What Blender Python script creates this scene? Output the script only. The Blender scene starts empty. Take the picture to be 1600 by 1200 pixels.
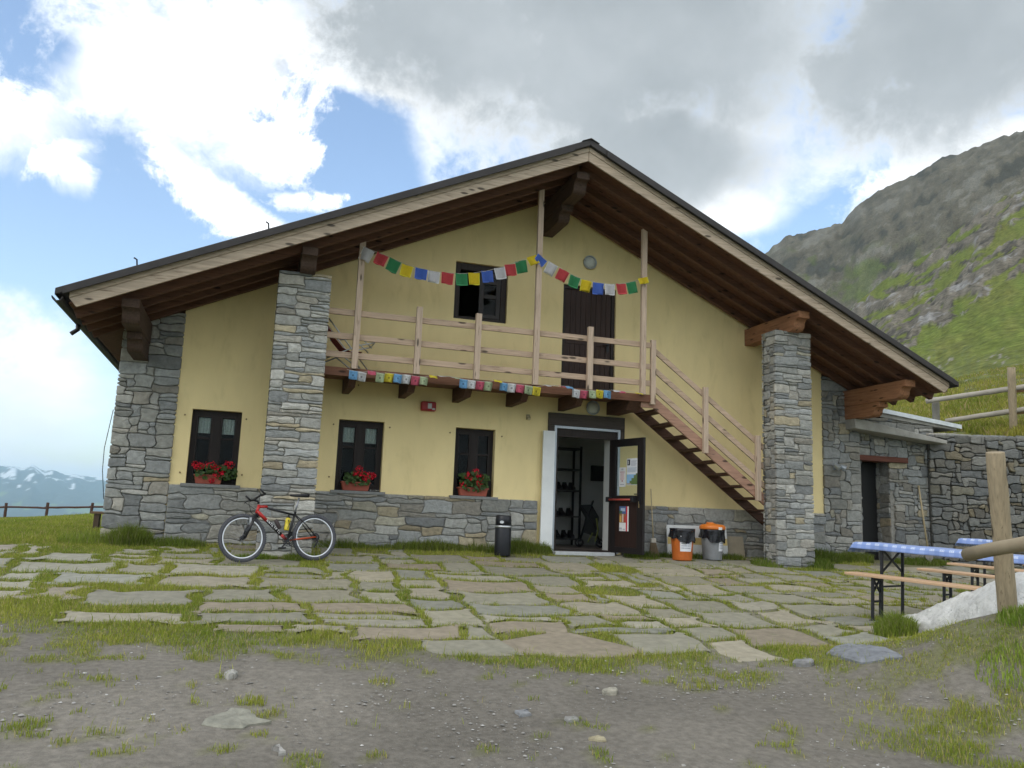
import bpy, math, random
import numpy as np
from mathutils import Vector, Matrix

random.seed(7)
RNG = np.random.default_rng(11)
SC = bpy.context.scene
COL = SC.collection
R = math.radians

# ------------------------------------------------------------------ camera
# world: X to the right along the facade, Y into the house, Z up; facade plane Y = 0
F = 1294.0
CAM = np.array([0.0, -14.5, 0.6])
def cam_axes(yaw, pitch, roll):
    cy, sy = math.cos(yaw), math.sin(yaw)
    f = np.array([sy, cy, 0.0]); r = np.array([cy, -sy, 0.0]); u = np.array([0, 0, 1.0])
    cp, sp = math.cos(pitch), math.sin(pitch)
    f2 = f*cp + u*sp; u2 = u*cp - f*sp
    cr, sr = math.cos(roll), math.sin(roll)
    return r*cr + u2*sr, u2*cr - r*sr, f2
CR, CU, CF = cam_axes(R(17.4886), R(9.1476), R(2.1956))
cam_d = bpy.data.cameras.new('camera'); cam = bpy.data.objects.new('camera', cam_d); COL.objects.link(cam)
cam_d.sensor_width = 36; cam_d.lens = 36*F/1600; cam_d.clip_start = .05; cam_d.clip_end = 60000
m = Matrix.Identity(4)
for i in range(3):
    m[i][0], m[i][1], m[i][2], m[i][3] = CR[i], CU[i], -CF[i], CAM[i]
cam.matrix_world = m
SC.camera = cam
def ray(px, py): return CF + CR*(px-800)/F - CU*(py-600)/F
def at(px, py, depth): return CAM + ray(px, py)*depth          # a measured point at a known distance
def onY(px, py, Y=0.0):
    d = ray(px, py); return CAM + d*(Y-CAM[1])/d[1]

# ------------------------------------------------------------------ light
SC.view_settings.view_transform = 'Standard'; SC.view_settings.look = 'None'
SC.view_settings.gamma = 1.0; SC.view_settings.exposure = 0.40
SUN_DIR = Vector((-0.72, -0.42, 0.80)).normalized()
sun_d = bpy.data.lights.new('sun', 'SUN'); sun = bpy.data.objects.new('sun', sun_d); COL.objects.link(sun)
sun_d.energy = 0.75; sun_d.angle = R(28); sun_d.color = (1.0, .95, .87)
sun.rotation_euler = SUN_DIR.to_track_quat('Z', 'Y').to_euler()

# ------------------------------------------------------------------ sky with clouds
class NT:
    def __init__(s, tree): s.t = tree; s.n = tree.nodes; s.l = tree.links
    def new(s, kind, **kw):
        nd = s.n.new(kind)
        for k, v in kw.items(): setattr(nd, k, v)
        return nd
    def link(s, a, b): s.l.new(a, b)
    def put(s, sock, val):
        if isinstance(val, bpy.types.NodeSocket): s.link(val, sock)
        else: sock.default_value = val
    def math(s, op, a, b=0.0, c=None, clamp=False):
        nd = s.new('ShaderNodeMath', operation=op); nd.use_clamp = clamp
        s.put(nd.inputs[0], a); s.put(nd.inputs[1], b)
        if c is not None: s.put(nd.inputs[2], c)
        return nd.outputs[0]
    def smooth(s, x, lo, hi, to0=0.0, to1=1.0):
        nd = s.new('ShaderNodeMapRange', interpolation_type='SMOOTHSTEP')
        s.put(nd.inputs[0], x); nd.inputs[1].default_value = lo; nd.inputs[2].default_value = hi
        nd.inputs[3].default_value = to0; nd.inputs[4].default_value = to1
        return nd.outputs[0]
    def noise(s, vec, scale, detail=4.0, rough=.55, dist=0.0):
        nd = s.new('ShaderNodeTexNoise'); s.put(nd.inputs['Vector'], vec)
        nd.inputs['Scale'].default_value = scale; nd.inputs['Detail'].default_value = detail
        nd.inputs['Roughness'].default_value = rough; nd.inputs['Distortion'].default_value = dist
        return nd.outputs['Fac']
    def mix(s, fac, a, b, blend='MIX'):
        nd = s.new('ShaderNodeMix', data_type='RGBA', blend_type=blend)
        s.put(nd.inputs[0], fac)
        for sock, v in ((nd.inputs[6], a), (nd.inputs[7], b)):
            if isinstance(v, bpy.types.NodeSocket): s.link(v, sock)
            else: sock.default_value = (*v, 1)
        return nd.outputs[2]

world = bpy.data.worlds.new('World'); SC.world = world; world.use_nodes = True
w = NT(world.node_tree); w.n.clear()
sky = w.new('ShaderNodeTexSky', sky_type='NISHITA'); sky.sun_disc = False
sky.sun_elevation = math.asin(SUN_DIR.z); sky.sun_rotation = math.atan2(SUN_DIR.x, SUN_DIR.y)
sky.altitude = 0; sky.air_density = 1.0; sky.dust_density = 1.0; sky.ozone_density = .5
SKY_STRENGTH = 0.15
tc = w.new('ShaderNodeTexCoord'); D = tc.outputs['Generated']
sep = w.new('ShaderNodeSeparateXYZ'); w.link(D, sep.inputs[0])
az = w.math('ARCTAN2', sep.outputs[0], sep.outputs[1]); el = w.math('ARCSINE', sep.outputs[2])
n1 = w.noise(D, 4.5, 9, .60, .4); n2 = w.noise(D, 13.0, 10, .66, .25)
mp = w.new('ShaderNodeMapping'); w.link(D, mp.inputs[0]); mp.inputs['Location'].default_value = (4.1, 2.3, .7)
n3 = w.noise(mp.outputs[0], 3.6, 6, .55)
wob = w.math('ADD', w.math('MULTIPLY', w.math('SUBTRACT', n1, .5), 1.5), w.math('MULTIPLY', w.math('SUBTRACT', n2, .5), 1.9))
azw = w.math('ADD', az, w.math('MULTIPLY', w.math('SUBTRACT', n2, .5), .20))
elw = w.math('ADD', el, w.math('MULTIPLY', w.math('SUBTRACT', n3, .5), .16))
def blob(px, py, rx, ry, ang=0.0):
    d = ray(px, py); d = d/np.linalg.norm(d)
    a0, e0 = math.atan2(d[0], d[1]), math.asin(d[2])
    du = w.math('MULTIPLY', w.math('SUBTRACT', azw, a0), math.cos(e0)*1.08); dv = w.math('SUBTRACT', elw, e0)
    ca, sa = math.cos(R(ang)), math.sin(R(ang))
    p = w.math('ADD', w.math('MULTIPLY', du, ca*F/rx), w.math('MULTIPLY', dv, sa*F/rx))
    q = w.math('ADD', w.math('MULTIPLY', du, -sa*F/ry), w.math('MULTIPLY', dv, ca*F/ry))
    d2 = w.math('SQRT', w.math('ADD', w.math('MULTIPLY', p, p), w.math('MULTIPLY', q, q)))
    return w.math('SUBTRACT', 1.0, d2)
def vmax(lst):
    o = lst[0]
    for x in lst[1:]: o = w.math('MAXIMUM', o, x)
    return o
white = vmax([blob(210, 120, 280, 125), blob(440, 110, 190, 115), blob(-120, 150, 240, 105), blob(30, 615, 150, 112), blob(-150, 650, 260, 140), blob(60, 760, 420, 60),
              blob(325, 305, 150, 36, -27), blob(505, 308, 75, 22, 5), blob(430, 225, 120, 50, -10), blob(560, 130, 120, 80), blob(90, 260, 60, 50, -30), blob(1480, 250, 180, 60, 25), blob(1110, 320, 130, 60)])
grey = vmax([blob(1000, 60, 520, 265), blob(700, 60, 330, 150), blob(1500, 60, 460, 190), blob(1000, 250, 330, 120), blob(900, -350, 900, 420)])
fwd = w.new('ShaderNodeVectorMath', operation='DOT_PRODUCT'); w.link(D, fwd.inputs[0]); fwd.inputs[1].default_value = tuple(CF)
rest = w.smooth(fwd.outputs['Value'], .70, .40)                  # the part of the sky the photo does not show
generic = w.math('SUBTRACT', w.math('MULTIPLY', w.math('ADD', w.math('SUBTRACT', n3, .30), w.math('MULTIPLY', wob, .2)), 3.0), w.math('MULTIPLY', w.math('SUBTRACT', 1.0, rest), 4.0))
field = w.math('ADD', w.math('MAXIMUM', w.math('MAXIMUM', white, grey), generic), w.math('MULTIPLY', wob, .85))
hole = w.math('MAXIMUM', w.math('ADD', vmax([blob(75, 85, 110, 80, -20), blob(540, 235, 130, 90, -40)]), w.math('MULTIPLY', wob, 2.0)), 0.0)
field = w.math('SUBTRACT', field, w.math('MULTIPLY', w.math('MINIMUM', hole, .8), 1.0))
alpha = w.smooth(field, -.16, .50)
gfield = w.math('ADD', grey, w.math('MULTIPLY', wob, .45))
gmask = w.smooth(gfield, .0, .66)
gshade = w.mix(w.smooth(n3, .3, .7), (.32, .352, .375), (.47, .505, .53))
bright = w.smooth(n1, .25, .75)
wcol = w.mix(bright, (.86, .92, .98), (1.28, 1.28, 1.28))
ccol = w.mix(gmask, wcol, gshade)
skyc = w.new('ShaderNodeVectorMath', operation='SCALE'); w.link(sky.outputs[0], skyc.inputs[0]); skyc.inputs['Scale'].default_value = 1.3
# clouds are given at screen value; the Background strength scales both, so bring them up by 1/strength
cl = w.new('ShaderNodeVectorMath', operation='SCALE'); w.link(ccol, cl.inputs[0]); cl.inputs['Scale'].default_value = 1.0/SKY_STRENGTH
fin = w.mix(alpha, skyc.outputs[0], cl.outputs[0])
bg = w.new('ShaderNodeBackground'); w.link(fin, bg.inputs[0]); bg.inputs[1].default_value = SKY_STRENGTH
wo = w.new('ShaderNodeOutputWorld'); w.link(bg.outputs[0], wo.inputs[0])

# ------------------------------------------------------------------ materials
MATS = {}
def material(name, col=(.5, .5, .5), rough=.7, metallic=0.0, attr=False, scale=8.0, amt=.15, bump=.2, bscale=40.0, stretch=(1, 1, 1),
             spec=.4, transmission=0.0, translucent=0.0, dirt=None, dist=.01, knots=None):
    if name in MATS: return MATS[name]
    mt = bpy.data.materials.new(name); mt.use_nodes = True
    t = NT(mt.node_tree); bs = t.n['Principled BSDF']
    tcn = t.new('ShaderNodeTexCoord'); mpn = t.new('ShaderNodeMapping'); t.link(tcn.outputs['Object'], mpn.inputs[0])
    mpn.inputs['Scale'].default_value = stretch; V = mpn.outputs[0]
    if attr:
        a = t.new('ShaderNodeAttribute', attribute_name='Col'); base = a.outputs['Color']
    else: base = col
    nf = t.noise(V, scale, 6, .6)
    lo = t.new('ShaderNodeMapRange'); t.link(nf, lo.inputs[0]); lo.inputs[1].default_value = .25; lo.inputs[2].default_value = .75
    lo.inputs[3].default_value = 1-amt; lo.inputs[4].default_value = 1+amt
    hs = t.new('ShaderNodeHueSaturation'); t.link(lo.outputs[0], hs.inputs['Value'])
    t.put(hs.inputs['Color'], base if isinstance(base, bpy.types.NodeSocket) else (*base, 1))
    c = hs.outputs[0]
    if knots:
        m2 = t.new('ShaderNodeMapping'); t.link(tcn.outputs['Object'], m2.inputs[0]); m2.inputs['Scale'].default_value = knots
        vo = t.new('ShaderNodeTexVoronoi'); t.link(m2.outputs[0], vo.inputs['Vector']); vo.inputs['Scale'].default_value = 1.0
        c = t.mix(t.smooth(vo.outputs['Distance'], .20, .10), c, tuple(x*.22 for x in col))
    if dirt:                                                    # blotchy wear in another colour: (colour, scale, low, high)
        dn = t.noise(V, dirt[1], 7, .65, .4)
        c = t.mix(t.smooth(dn, dirt[2], dirt[3]), c, dirt[0])
    t.link(c, bs.inputs['Base Color'])
    bs.inputs['Roughness'].default_value = rough; bs.inputs['Metallic'].default_value = metallic
    bs.inputs['Specular IOR Level'].default_value = spec
    if transmission: bs.inputs['Transmission Weight'].default_value = transmission; bs.inputs['IOR'].default_value = 1.16
    if bump:
        bn = t.noise(V, bscale, 5, .65); bp = t.new('ShaderNodeBump'); bp.inputs['Strength'].default_value = bump; bp.inputs['Distance'].default_value = dist
        t.link(bn, bp.inputs['Height']); t.link(bp.outputs[0], bs.inputs['Normal'])
    if translucent:
        tr = t.new('ShaderNodeBsdfTranslucent'); t.link(c, tr.inputs[0])
        ms = t.new('ShaderNodeMixShader'); ms.inputs[0].default_value = translucent
        t.link(bs.outputs[0], ms.inputs[1]); t.link(tr.outputs[0], ms.inputs[2])
        t.link(ms.outputs[0], t.n['Material Output'].inputs[0])
    MATS[name] = mt; return mt
def wood(name, col, axis='x', rough=.75, amt=.32, dirt=None, bump=.35):
    kn = {'x': (2.2, 9, 7), 'y': (7, 2.2, 9), 'z': (9, 7, 2.2)}[axis]
    st = {'x': (1, 16, 16), 'y': (16, 1, 16), 'z': (16, 16, 1)}[axis]
    return material(name+'_'+axis, col, rough, scale=2.2, amt=amt, bump=bump, bscale=5.0, stretch=st, spec=.25,
                    dirt=dirt or ((col[0]*.42, col[1]*.38, col[2]*.34), 2.3, .56, .70), dist=.006, knots=kn if max(col) > .12 else None)
PALE = (.46, .355, .27)
FASC = (.43, .345, .26)
BROWN = (.105, .048, .026)
RED_LIT = (.29, .14, .072)
M_plaster = material('plaster', (.82, .675, .355), .9, scale=1.3, amt=.07, bump=.25, bscale=110, spec=.15, dirt=((.69, .565, .285), 2.1, .50, .80), dist=.004, stretch=(1.5, 1.5, .55))
M_stone = material('masonry', attr=True, rough=.85, scale=14, amt=.30, bump=.9, bscale=28, spec=.25, dist=.012)
M_mortar = material('mortar', (.25, .24, .215), .95, scale=20, amt=.3, bump=.6, bscale=60)
M_conc = material('concrete', (.32, .31, .28), .9, scale=5, amt=.2, bump=.4, bscale=50, dirt=((.18, .17, .15), 3, .5, .8))
M_roof = material('roof_metal', (.028, .024, .023), .55, scale=6, amt=.3, bump=.15, bscale=30, spec=.4)
M_dark = wood('dark_wood', (.030, .022, .019), 'z', rough=.55)
M_darkx = wood('dark_wood', (.030, .022, .019), 'x', rough=.55)
M_glass = material('glass', (.86, .92, .90), .02, bump=0, amt=0, transmission=1.0, spec=.03)
M_sill = material('sill_stone', (.20, .205, .20), .7, scale=20, amt=.2, bump=.2)
M_lace = material('lace', (.62, .68, .66), .9, scale=60, amt=.4, bump=.3, bscale=120, translucent=.4)
M_white = material('white_paint', (.74, .76, .76), .7, scale=4, amt=.06, bump=.08, bscale=60)
M_zinc = material('zinc', (.42, .46, .50), .45, metallic=.6, scale=8, amt=.1, bump=.05)
M_black = material('black_plastic', (.013, .013, .015), .45, scale=20, amt=.2, bump=.05)
M_steel = material('dark_steel', (.022, .023, .027), .5, metallic=.3, scale=20, amt=.2, bump=.05)
M_alu = material('aluminium', (.62, .64, .66), .35, metallic=.85, scale=10, amt=.1, bump=0)

# ------------------------------------------------------------------ mesh helpers
class MB:
    def __init__(s): s.v = []; s.f = []; s.c = []; s.col = None
    def add(s, vs, fs, col=None):
        o = len(s.v); s.v += [tuple(map(float, p)) for p in vs]; s.f += [tuple(i+o for i in q) for q in fs]
        s.c += [col or s.col or (1, 1, 1)]*len(vs); return s
    def box(s, lo, hi, col=None):
        x0, y0, z0 = lo; x1, y1, z1 = hi
        return s.add([(x0,y0,z0),(x1,y0,z0),(x1,y1,z0),(x0,y1,z0),(x0,y0,z1),(x1,y0,z1),(x1,y1,z1),(x0,y1,z1)],
                     [(0,3,2,1),(4,5,6,7),(0,1,5,4),(1,2,6,5),(2,3,7,6),(3,0,4,7)], col)
    def beam(s, a, b, wd, ht, up=(0, 0, 1), col=None):
        a, b, up = Vector(a), Vector(b), Vector(up); d = (b-a).normalized()
        sd = d.cross(up).normalized()*(wd/2); u = sd.cross(d).normalized()*(ht/2)
        q = [(-1,-1),(1,-1),(1,1),(-1,1)]
        return s.add([e+sd*i+u*j for e in (a, b) for i, j in q], [(0,1,2,3),(7,6,5,4),(0,4,5,1),(1,5,6,2),(2,6,7,3),(3,7,4,0)], col)
    def prism(s, poly, vec, col=None):
        n = len(poly); vec = Vector(vec); P = [Vector(p) for p in poly]
        return s.add(P+[p+vec for p in P], [tuple(range(n-1, -1, -1)), tuple(range(n, 2*n))]+[(i, (i+1) % n, (i+1) % n+n, i+n) for i in range(n)], col)
    def tube(s, pts, r, n=8, closed=False, col=None):
        P = [Vector(p) for p in pts]; k = len(P); rs = r if isinstance(r, (list, tuple)) else [r]*k
        vs = []; ref = None
        for i, p in enumerate(P):
            d = ((P[(i+1) % k] if (closed or i < k-1) else P[i]) - (P[i-1] if (closed or i > 0) else P[i])).normalized()
            if ref is None: ref = d.orthogonal().normalized()
            ref = (ref-d*ref.dot(d)); ref = ref.normalized() if ref.length > 1e-6 else d.orthogonal().normalized()
            sd = d.cross(ref)
            vs += [p+(ref*math.cos(2*math.pi*j/n)+sd*math.sin(2*math.pi*j/n))*rs[i] for j in range(n)]
        fs = []
        for i in range(k if closed else k-1):
            a, b = i*n, ((i+1) % k)*n
            fs += [(a+j, a+(j+1) % n, b+(j+1) % n, b+j) for j in range(n)]
        if not closed: fs += [tuple(range(n-1, -1, -1)), tuple(range((k-1)*n, k*n))]
        return s.add(vs, fs, col)
    def lathe(s, prof, c=(0, 0, 0), n=24, col=None):             # prof: (radius, z)
        c = Vector(c); vs = []; fs = []; k = len(prof)
        for r, z in prof: vs += [c+Vector((r*math.cos(2*math.pi*j/n), r*math.sin(2*math.pi*j/n), z)) for j in range(n)]
        for i in range(k-1): fs += [(i*n+j, i*n+(j+1) % n, (i+1)*n+(j+1) % n, (i+1)*n+j) for j in range(n)]
        fs += [tuple(range(n-1, -1, -1)), tuple(range((k-1)*n, k*n))]
        return s.add(vs, fs, col)
    def build(s, name, mat, parent=None, smooth=False, bevel=0.0, label=None, attr=False, subsurf=0):
        me = bpy.data.meshes.new(name); me.from_pydata(s.v, [], s.f); me.update()
        if attr:
            ca = me.color_attributes.new('Col', 'FLOAT_COLOR', 'POINT')
            ca.data.foreach_set('color', np.c_[np.array(s.c, float), np.ones(len(s.c))].ravel())
        if smooth: me.polygons.foreach_set('use_smooth', [True]*len(me.polygons))
        me.materials.append(mat)
        o = bpy.data.objects.new(name, me); COL.objects.link(o)
        if parent is not None: o.parent = parent
        if bevel:
            b = o.modifiers.new('bevel', 'BEVEL'); b.width = bevel; b.segments = 2; b.limit_method = 'ANGLE'; b.angle_limit = R(40)
        if subsurf:
            b = o.modifiers.new('sub', 'SUBSURF'); b.levels = subsurf; b.render_levels = subsurf
        if label: o['label'] = label
        return o
def tag(o, label=None, cat=None, group=None, kind=None):
    if label: o['label'] = label
    if cat: o['category'] = cat
    if group: o['group'] = group
    if kind: o['kind'] = kind
    return o
def thing(name, label, cat, loc=(0, 0, 0), rot=(0, 0, 0), group=None):
    o = bpy.data.objects.new(name, None); o.empty_display_size = .1; COL.objects.link(o)
    o.location = loc; o.rotation_euler = rot
    return tag(o, label, cat, group)
def copy_tree(o, parent=None):
    kids = [c for c in bpy.data.objects if c.parent == o]
    c = o.copy(); COL.objects.link(c)
    if parent is not None: c.parent = parent
    for k in kids: copy_tree(k, c)
    return c
def raw_mesh(name, verts, tris_or_quads, mat, cols=None, smooth=False):
    me = bpy.data.meshes.new(name); verts = np.asarray(verts, np.float32)
    me.vertices.add(len(verts)); me.vertices.foreach_set('co', verts.ravel())
    idx = np.concatenate([np.asarray(q, np.int32).ravel() for q in tris_or_quads])
    tot = np.concatenate([np.full(len(q), q.shape[1], np.int32) for q in tris_or_quads])
    st = np.concatenate([[0], np.cumsum(tot)[:-1]]).astype(np.int32)
    me.loops.add(len(idx)); me.loops.foreach_set('vertex_index', idx)
    me.polygons.add(len(tot)); me.polygons.foreach_set('loop_start', st); me.polygons.foreach_set('loop_total', tot)
    if smooth: me.polygons.foreach_set('use_smooth', np.ones(len(tot), bool))
    me.update(calc_edges=True)
    if cols is not None:
        ca = me.color_attributes.new('Col', 'FLOAT_COLOR', 'POINT')
        ca.data.foreach_set('color', np.c_[cols, np.ones(len(cols))].astype(np.float32).ravel())
    me.materials.append(mat)
    o = bpy.data.objects.new(name, me); COL.objects.link(o); return o

# numpy value noise
def vnoise(x, y, seed=0):
    x = np.asarray(x, float); y = np.asarray(y, float)
    xi, yi = np.floor(x).astype(np.int64), np.floor(y).astype(np.int64); fx, fy = x-xi, y-yi
    fx, fy = fx*fx*(3-2*fx), fy*fy*(3-2*fy)
    def h(a, b):
        n = (a*374761393 + b*668265263 + seed*974634721) & 0x7fffffff
        n = ((n ^ (n >> 13))*1274126177) & 0x7fffffff
        return ((n ^ (n >> 16)) & 0xffff)/65535.0
    return (h(xi, yi)*(1-fx)+h(xi+1, yi)*fx)*(1-fy)+(h(xi, yi+1)*(1-fx)+h(xi+1, yi+1)*fx)*fy
def fbm(x, y, seed=0, oct=5, gain=.5):
    a, s, t = 1.0, 0.0, 0.0
    for i in range(oct):
        s = s+a*vnoise(np.asarray(x)*2**i, np.asarray(y)*2**i, seed+i*17); t += a; a *= gain
    return s/t
def ridged(x, y, seed=0, oct=5):
    a, s, t = 1.0, 0.0, 0.0
    for i in range(oct):
        s = s+a*(1-np.abs(2*vnoise(np.asarray(x)*2**i, np.asarray(y)*2**i, seed+i*13)-1)); t += a; a *= .5
    return s/t
def sstep(a, b, x):
    t = np.clip((np.asarray(x, float)-a)/(b-a), 0, 1); return t*t*(3-2*t)
def in_poly(px, py, poly):
    px, py = np.asarray(px), np.asarray(py); ins = np.zeros(px.shape, bool); n = len(poly)
    for i in range(n):
        (x0, y0), (x1, y1) = poly[i], poly[(i+1) % n]
        if y0 == y1: continue
        c = ((y0 > py) != (y1 > py)) & (px < (x1-x0)*(py-y0)/(y1-y0)+x0); ins ^= c
    return ins

# ------------------------------------------------------------------ irregular stone layout shared by masonry and paving
def stone_layout(W, H, cw, ch, seed, wr=(2, 6), hr=(1, 3), jit=.28, ragged=False, hlist=None):
    """Fills a W x H rectangle with irregular polygons that share jittered grid points."""
    rg = random.Random(seed); nx, ny = max(2, round(W/cw)), max(1, round(H/ch)); gx, gy = W/nx, H/ny
    pts = {}
    for i in range(nx+1):
        for j in range(ny+1):
            dx = 0 if (i in (0, nx) and not ragged) else rg.uniform(-jit, jit)*gx
            dy = 0 if j in (0, ny) else rg.uniform(-jit, jit)*gy
            pts[i, j] = (i*gx+dx, j*gy+dy)
    used = [[False]*nx for _ in range(ny)]; out = []
    for j in range(ny):
        for i in range(nx):
            if used[j][i]: continue
            ww, hh = rg.randint(*wr), rg.choice(hlist or [hr[0]]+list(range(hr[0], hr[1]+1))+[min(2, hr[1])])
            k = 0
            while k < ww and i+k < nx and not used[j][i+k]: k += 1
            ww = max(1, k)
            if i+ww < nx and (nx-i-ww) == 1 and not used[j][i+ww]: ww += 1
            hh = min(hh, ny-j)
            if ww == 1: hh = min(ny-j, max(hh, 1))
            ok = 1
            while ok < hh and all(not used[j+ok][i+a] for a in range(ww)): ok += 1
            hh = ok
            for b in range(hh):
                for a in range(ww): used[j+b][i+a] = True
            ring = [pts[i+a, j] for a in range(ww)]+[pts[i+ww, j+b] for b in range(hh)]+[pts[i+ww-a, j+hh] for a in range(ww)]+[pts[i, j+hh-b] for b in range(hh)]
            out.append(ring)
    return out
def chaikin(P, it=1):
    P = np.asarray(P, float)
    for _ in range(it):
        Q = np.roll(P, -1, 0); P = np.stack([P*.78+Q*.22, P*.22+Q*.78], 1).reshape(-1, 2)
    return P
def inset(P, d):
    A = np.roll(P, 1, 0); B = np.roll(P, -1, 0); t = B-A; L = np.linalg.norm(t, axis=1, keepdims=True); L[L == 0] = 1; t = t/L
    return P+np.c_[-t[:, 1], t[:, 0]]*d
STONES = [(.285, .288, .268), (.25, .258, .25), (.315, .312, .285), (.215, .223, .22), (.34, .325, .285), (.27, .27, .245), (.295, .302, .292), (.36, .355, .325), (.26, .245, .21)]
OCHRE = [(.36, .315, .22), (.32, .275, .19), (.35, .33, .26)]
def masonry(mb, origin, udir, vdir, W, H, seed, cw=.12, ch=.085, wr=(2, 5), hr=(1, 3), out=.024, joint=.0035, ochre=.06, jit=.28, tone=1.0, keep=None, core=True, rnd=1):
    o, u, v = Vector(origin), Vector(udir), Vector(vdir); n = u.cross(v).normalized(); rg = random.Random(seed+99)
    for ring in stone_layout(W, H, cw, ch, seed, wr, hr, jit):
        P = chaikin(ring, rnd)
        c = P.mean(0)
        if keep and not keep(c, P): continue
        P = inset(P, joint+rg.random()*.004)
        d = out*(.45+1.05*rg.random()); tx, ty = rg.uniform(-.05, .05), rg.uniform(-.06, .06); K = len(P); c = P.mean(0)
        base = rg.choice(OCHRE) if rg.random() < ochre else rg.choice(STONES)
        k = tone*rg.uniform(.78, 1.18); col = tuple(x*k for x in base)
        size = min(np.ptp(P[:, 0]), np.ptp(P[:, 1]))
        rings = []
        for q, (ins, dep) in enumerate(((0, -.03), (0, d-.010), (.005, d-.002), (min(.02, size*.18), d+.001))):
            PP = inset(P, ins) if ins else P
            rings.append([o+u*x+v*y+n*(dep+((x-c[0])*tx+(y-c[1])*ty+(rg.uniform(-.004, .004) if q == 3 else 0) if dep > 0 else 0)) for x, y in PP])
        vs = [p for r_ in rings for p in r_]+[o+u*c[0]+v*c[1]+n*(d+rg.uniform(.0, .010))]
        fs = []
        for a in range(3): fs += [(a*K+i, a*K+(i+1) % K, (a+1)*K+(i+1) % K, (a+1)*K+i) for i in range(K)]
        fs += [(3*K+i, 3*K+(i+1) % K, 4*K) for i in range(K)]
        mb.add(vs, fs, col)

# ------------------------------------------------------------------ ground heights
def gz(X, Y, bank='default'):
    if isinstance(bank, str): bank = BANK
    X, Y = np.asarray(X, float), np.asarray(Y, float)
    Yc = np.where(Y < -11, -11-2.2*(1-np.exp(-(-11-Y)/2.2)), np.minimum(Y, 0))
    z = .082*Yc
    # meadow left of and behind the house sinks a little towards the far fence
    left = sstep(-1.5, -5, X)
    zl = (-.12+.13*np.clip(X+7.3, -14, 2))*np.clip(Y, 0, 40)/34.0 - .05*sstep(-2, -6, X)
    z = z+left*np.where(Y > 0, zl, -.05*sstep(-2, -6, X)*np.ones_like(X))
    z = z+sstep(5.6, 7.0, X)*sstep(-3.2, -5.4, Y)*sstep(-14, -9, Y)*(.06+.045*np.clip(-5.7-Y, 0, 2.6))
    if bank is not None:                                         # bank that the white boulder and the fence post stand in
        best = np.full(X.shape, 1e9); lift = np.zeros(X.shape); side = np.zeros(X.shape)
        for (x0, y0, l0), (x1, y1, l1) in zip(bank[:-1], bank[1:]):
            dx, dy = x1-x0, y1-y0; L2 = dx*dx+dy*dy
            tt_ = np.clip(((X-x0)*dx+(Y-y0)*dy)/L2, 0, 1); ex, ey = X-x0-tt_*dx, Y-y0-tt_*dy; d_ = np.hypot(ex, ey); k_ = d_ < best
            best = np.where(k_, d_, best); lift = np.where(k_, l0+(l1-l0)*tt_, lift); side = np.where(k_, dx*ey-dy*ex, side)
        z = z+lift*np.where(side > 0, 1-sstep(.25, .75, best), 1-sstep(0, 2.3, best))
    # edge of the plateau: falls to the valley on the left, behind and far behind the camera
    fall = sstep(39, 120, Y)*(1-sstep(14, 60, X))+sstep(-30, -160, X)+sstep(-60, -260, Y)
    z = z-230*np.clip(fall, 0, 1)
    return z

BANK = None
bpts_lo = [(1392, 985, 9.25), (1420, 999, 8.95), (1449, 1013, 8.72), (1478, 999, 8.5), (1510, 984, 8.15), (1540, 965, 7.9), (1590, 950, 7.55), (1660, 925, 7.5)]
_b = []
for q in bpts_lo[2:7]+[(1680, 960, 7.2)]:
    p = at(*q); _b.append((p[0], p[1], max(0.0, float(p[2]-gz(p[0], p[1])))))
_l = _b[-1]; BANK = _b+[(9.0, -10.2, .75), (13.0, -13.0, .8)]
# ------------------------------------------------------------------ the house
house = thing('mountain_house', 'yellow plastered mountain lodge with gable roof, wooden balcony, outside stair and grey stone plinth', 'house')
RX, RZ, SL = 5.17, 6.70, .456                                   # ridge x, soffit height at the ridge, slope
def soff(x): return RZ-SL*abs(x-RX)
XL, XR, DEPTH = -2.05, 12.30, 10.0
holes = [(-.92, -.14, .95, 2.17), (1.46, 2.25, .95, 2.17), (3.54, 4.29, .95, 2.17), (3.39, 4.41, 4.18, 5.27), (5.54, 6.65, 2.93, 5.10), (5.44, 6.76, .0, 2.38)]
mb = MB()
xs = sorted({XL+.87, XR-.87, RX, *[h[0] for h in holes], *[h[1] for h in holes]})
for a, b in zip(xs[:-1], xs[1:]):
    spans = sorted((h[2], h[3]) for h in holes if h[0] < (a+b)/2 < h[1]); z = -.2
    cuts = []
    for lo, hi in spans:
        if lo > z: cuts.append((z, lo))
        z = hi
    for lo, hi in cuts: mb.box((a, 0, lo), (b, .34, hi))
    za, zb = soff(a)+.12, soff(b)+.12
    mb.prism([(a, 0, z), (b, 0, z), (b, 0, zb), (a, 0, za)], (0, .34, 0))
mb.build('wall', M_plaster, house, label='yellow plastered front wall under the gable')
mb = MB()                                                       # side and back walls (masonry core)
mb.box((XL, .0, -.4), (XL+.86, .34, soff(XL)+.10)); mb.box((XR-.86, .0, -.4), (XR, .34, soff(XR)+.10))
mb.box((XL, .345, -1.2), (XL+.4, DEPTH, soff(XL)+.1)); mb.box((XR-.4, .345, -.4), (XR, DEPTH, soff(XR)+.1))
mb.prism([(XL+.41, DEPTH-.4, -.6), (XR-.41, DEPTH-.4, -.6), (XR-.41, DEPTH-.4, soff(XR-.41)), (RX, DEPTH-.4, RZ), (XL+.41, DEPTH-.4, soff(XL+.41))], (0, .4, 0))
mb.build('side_wall', M_mortar, house)
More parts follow.
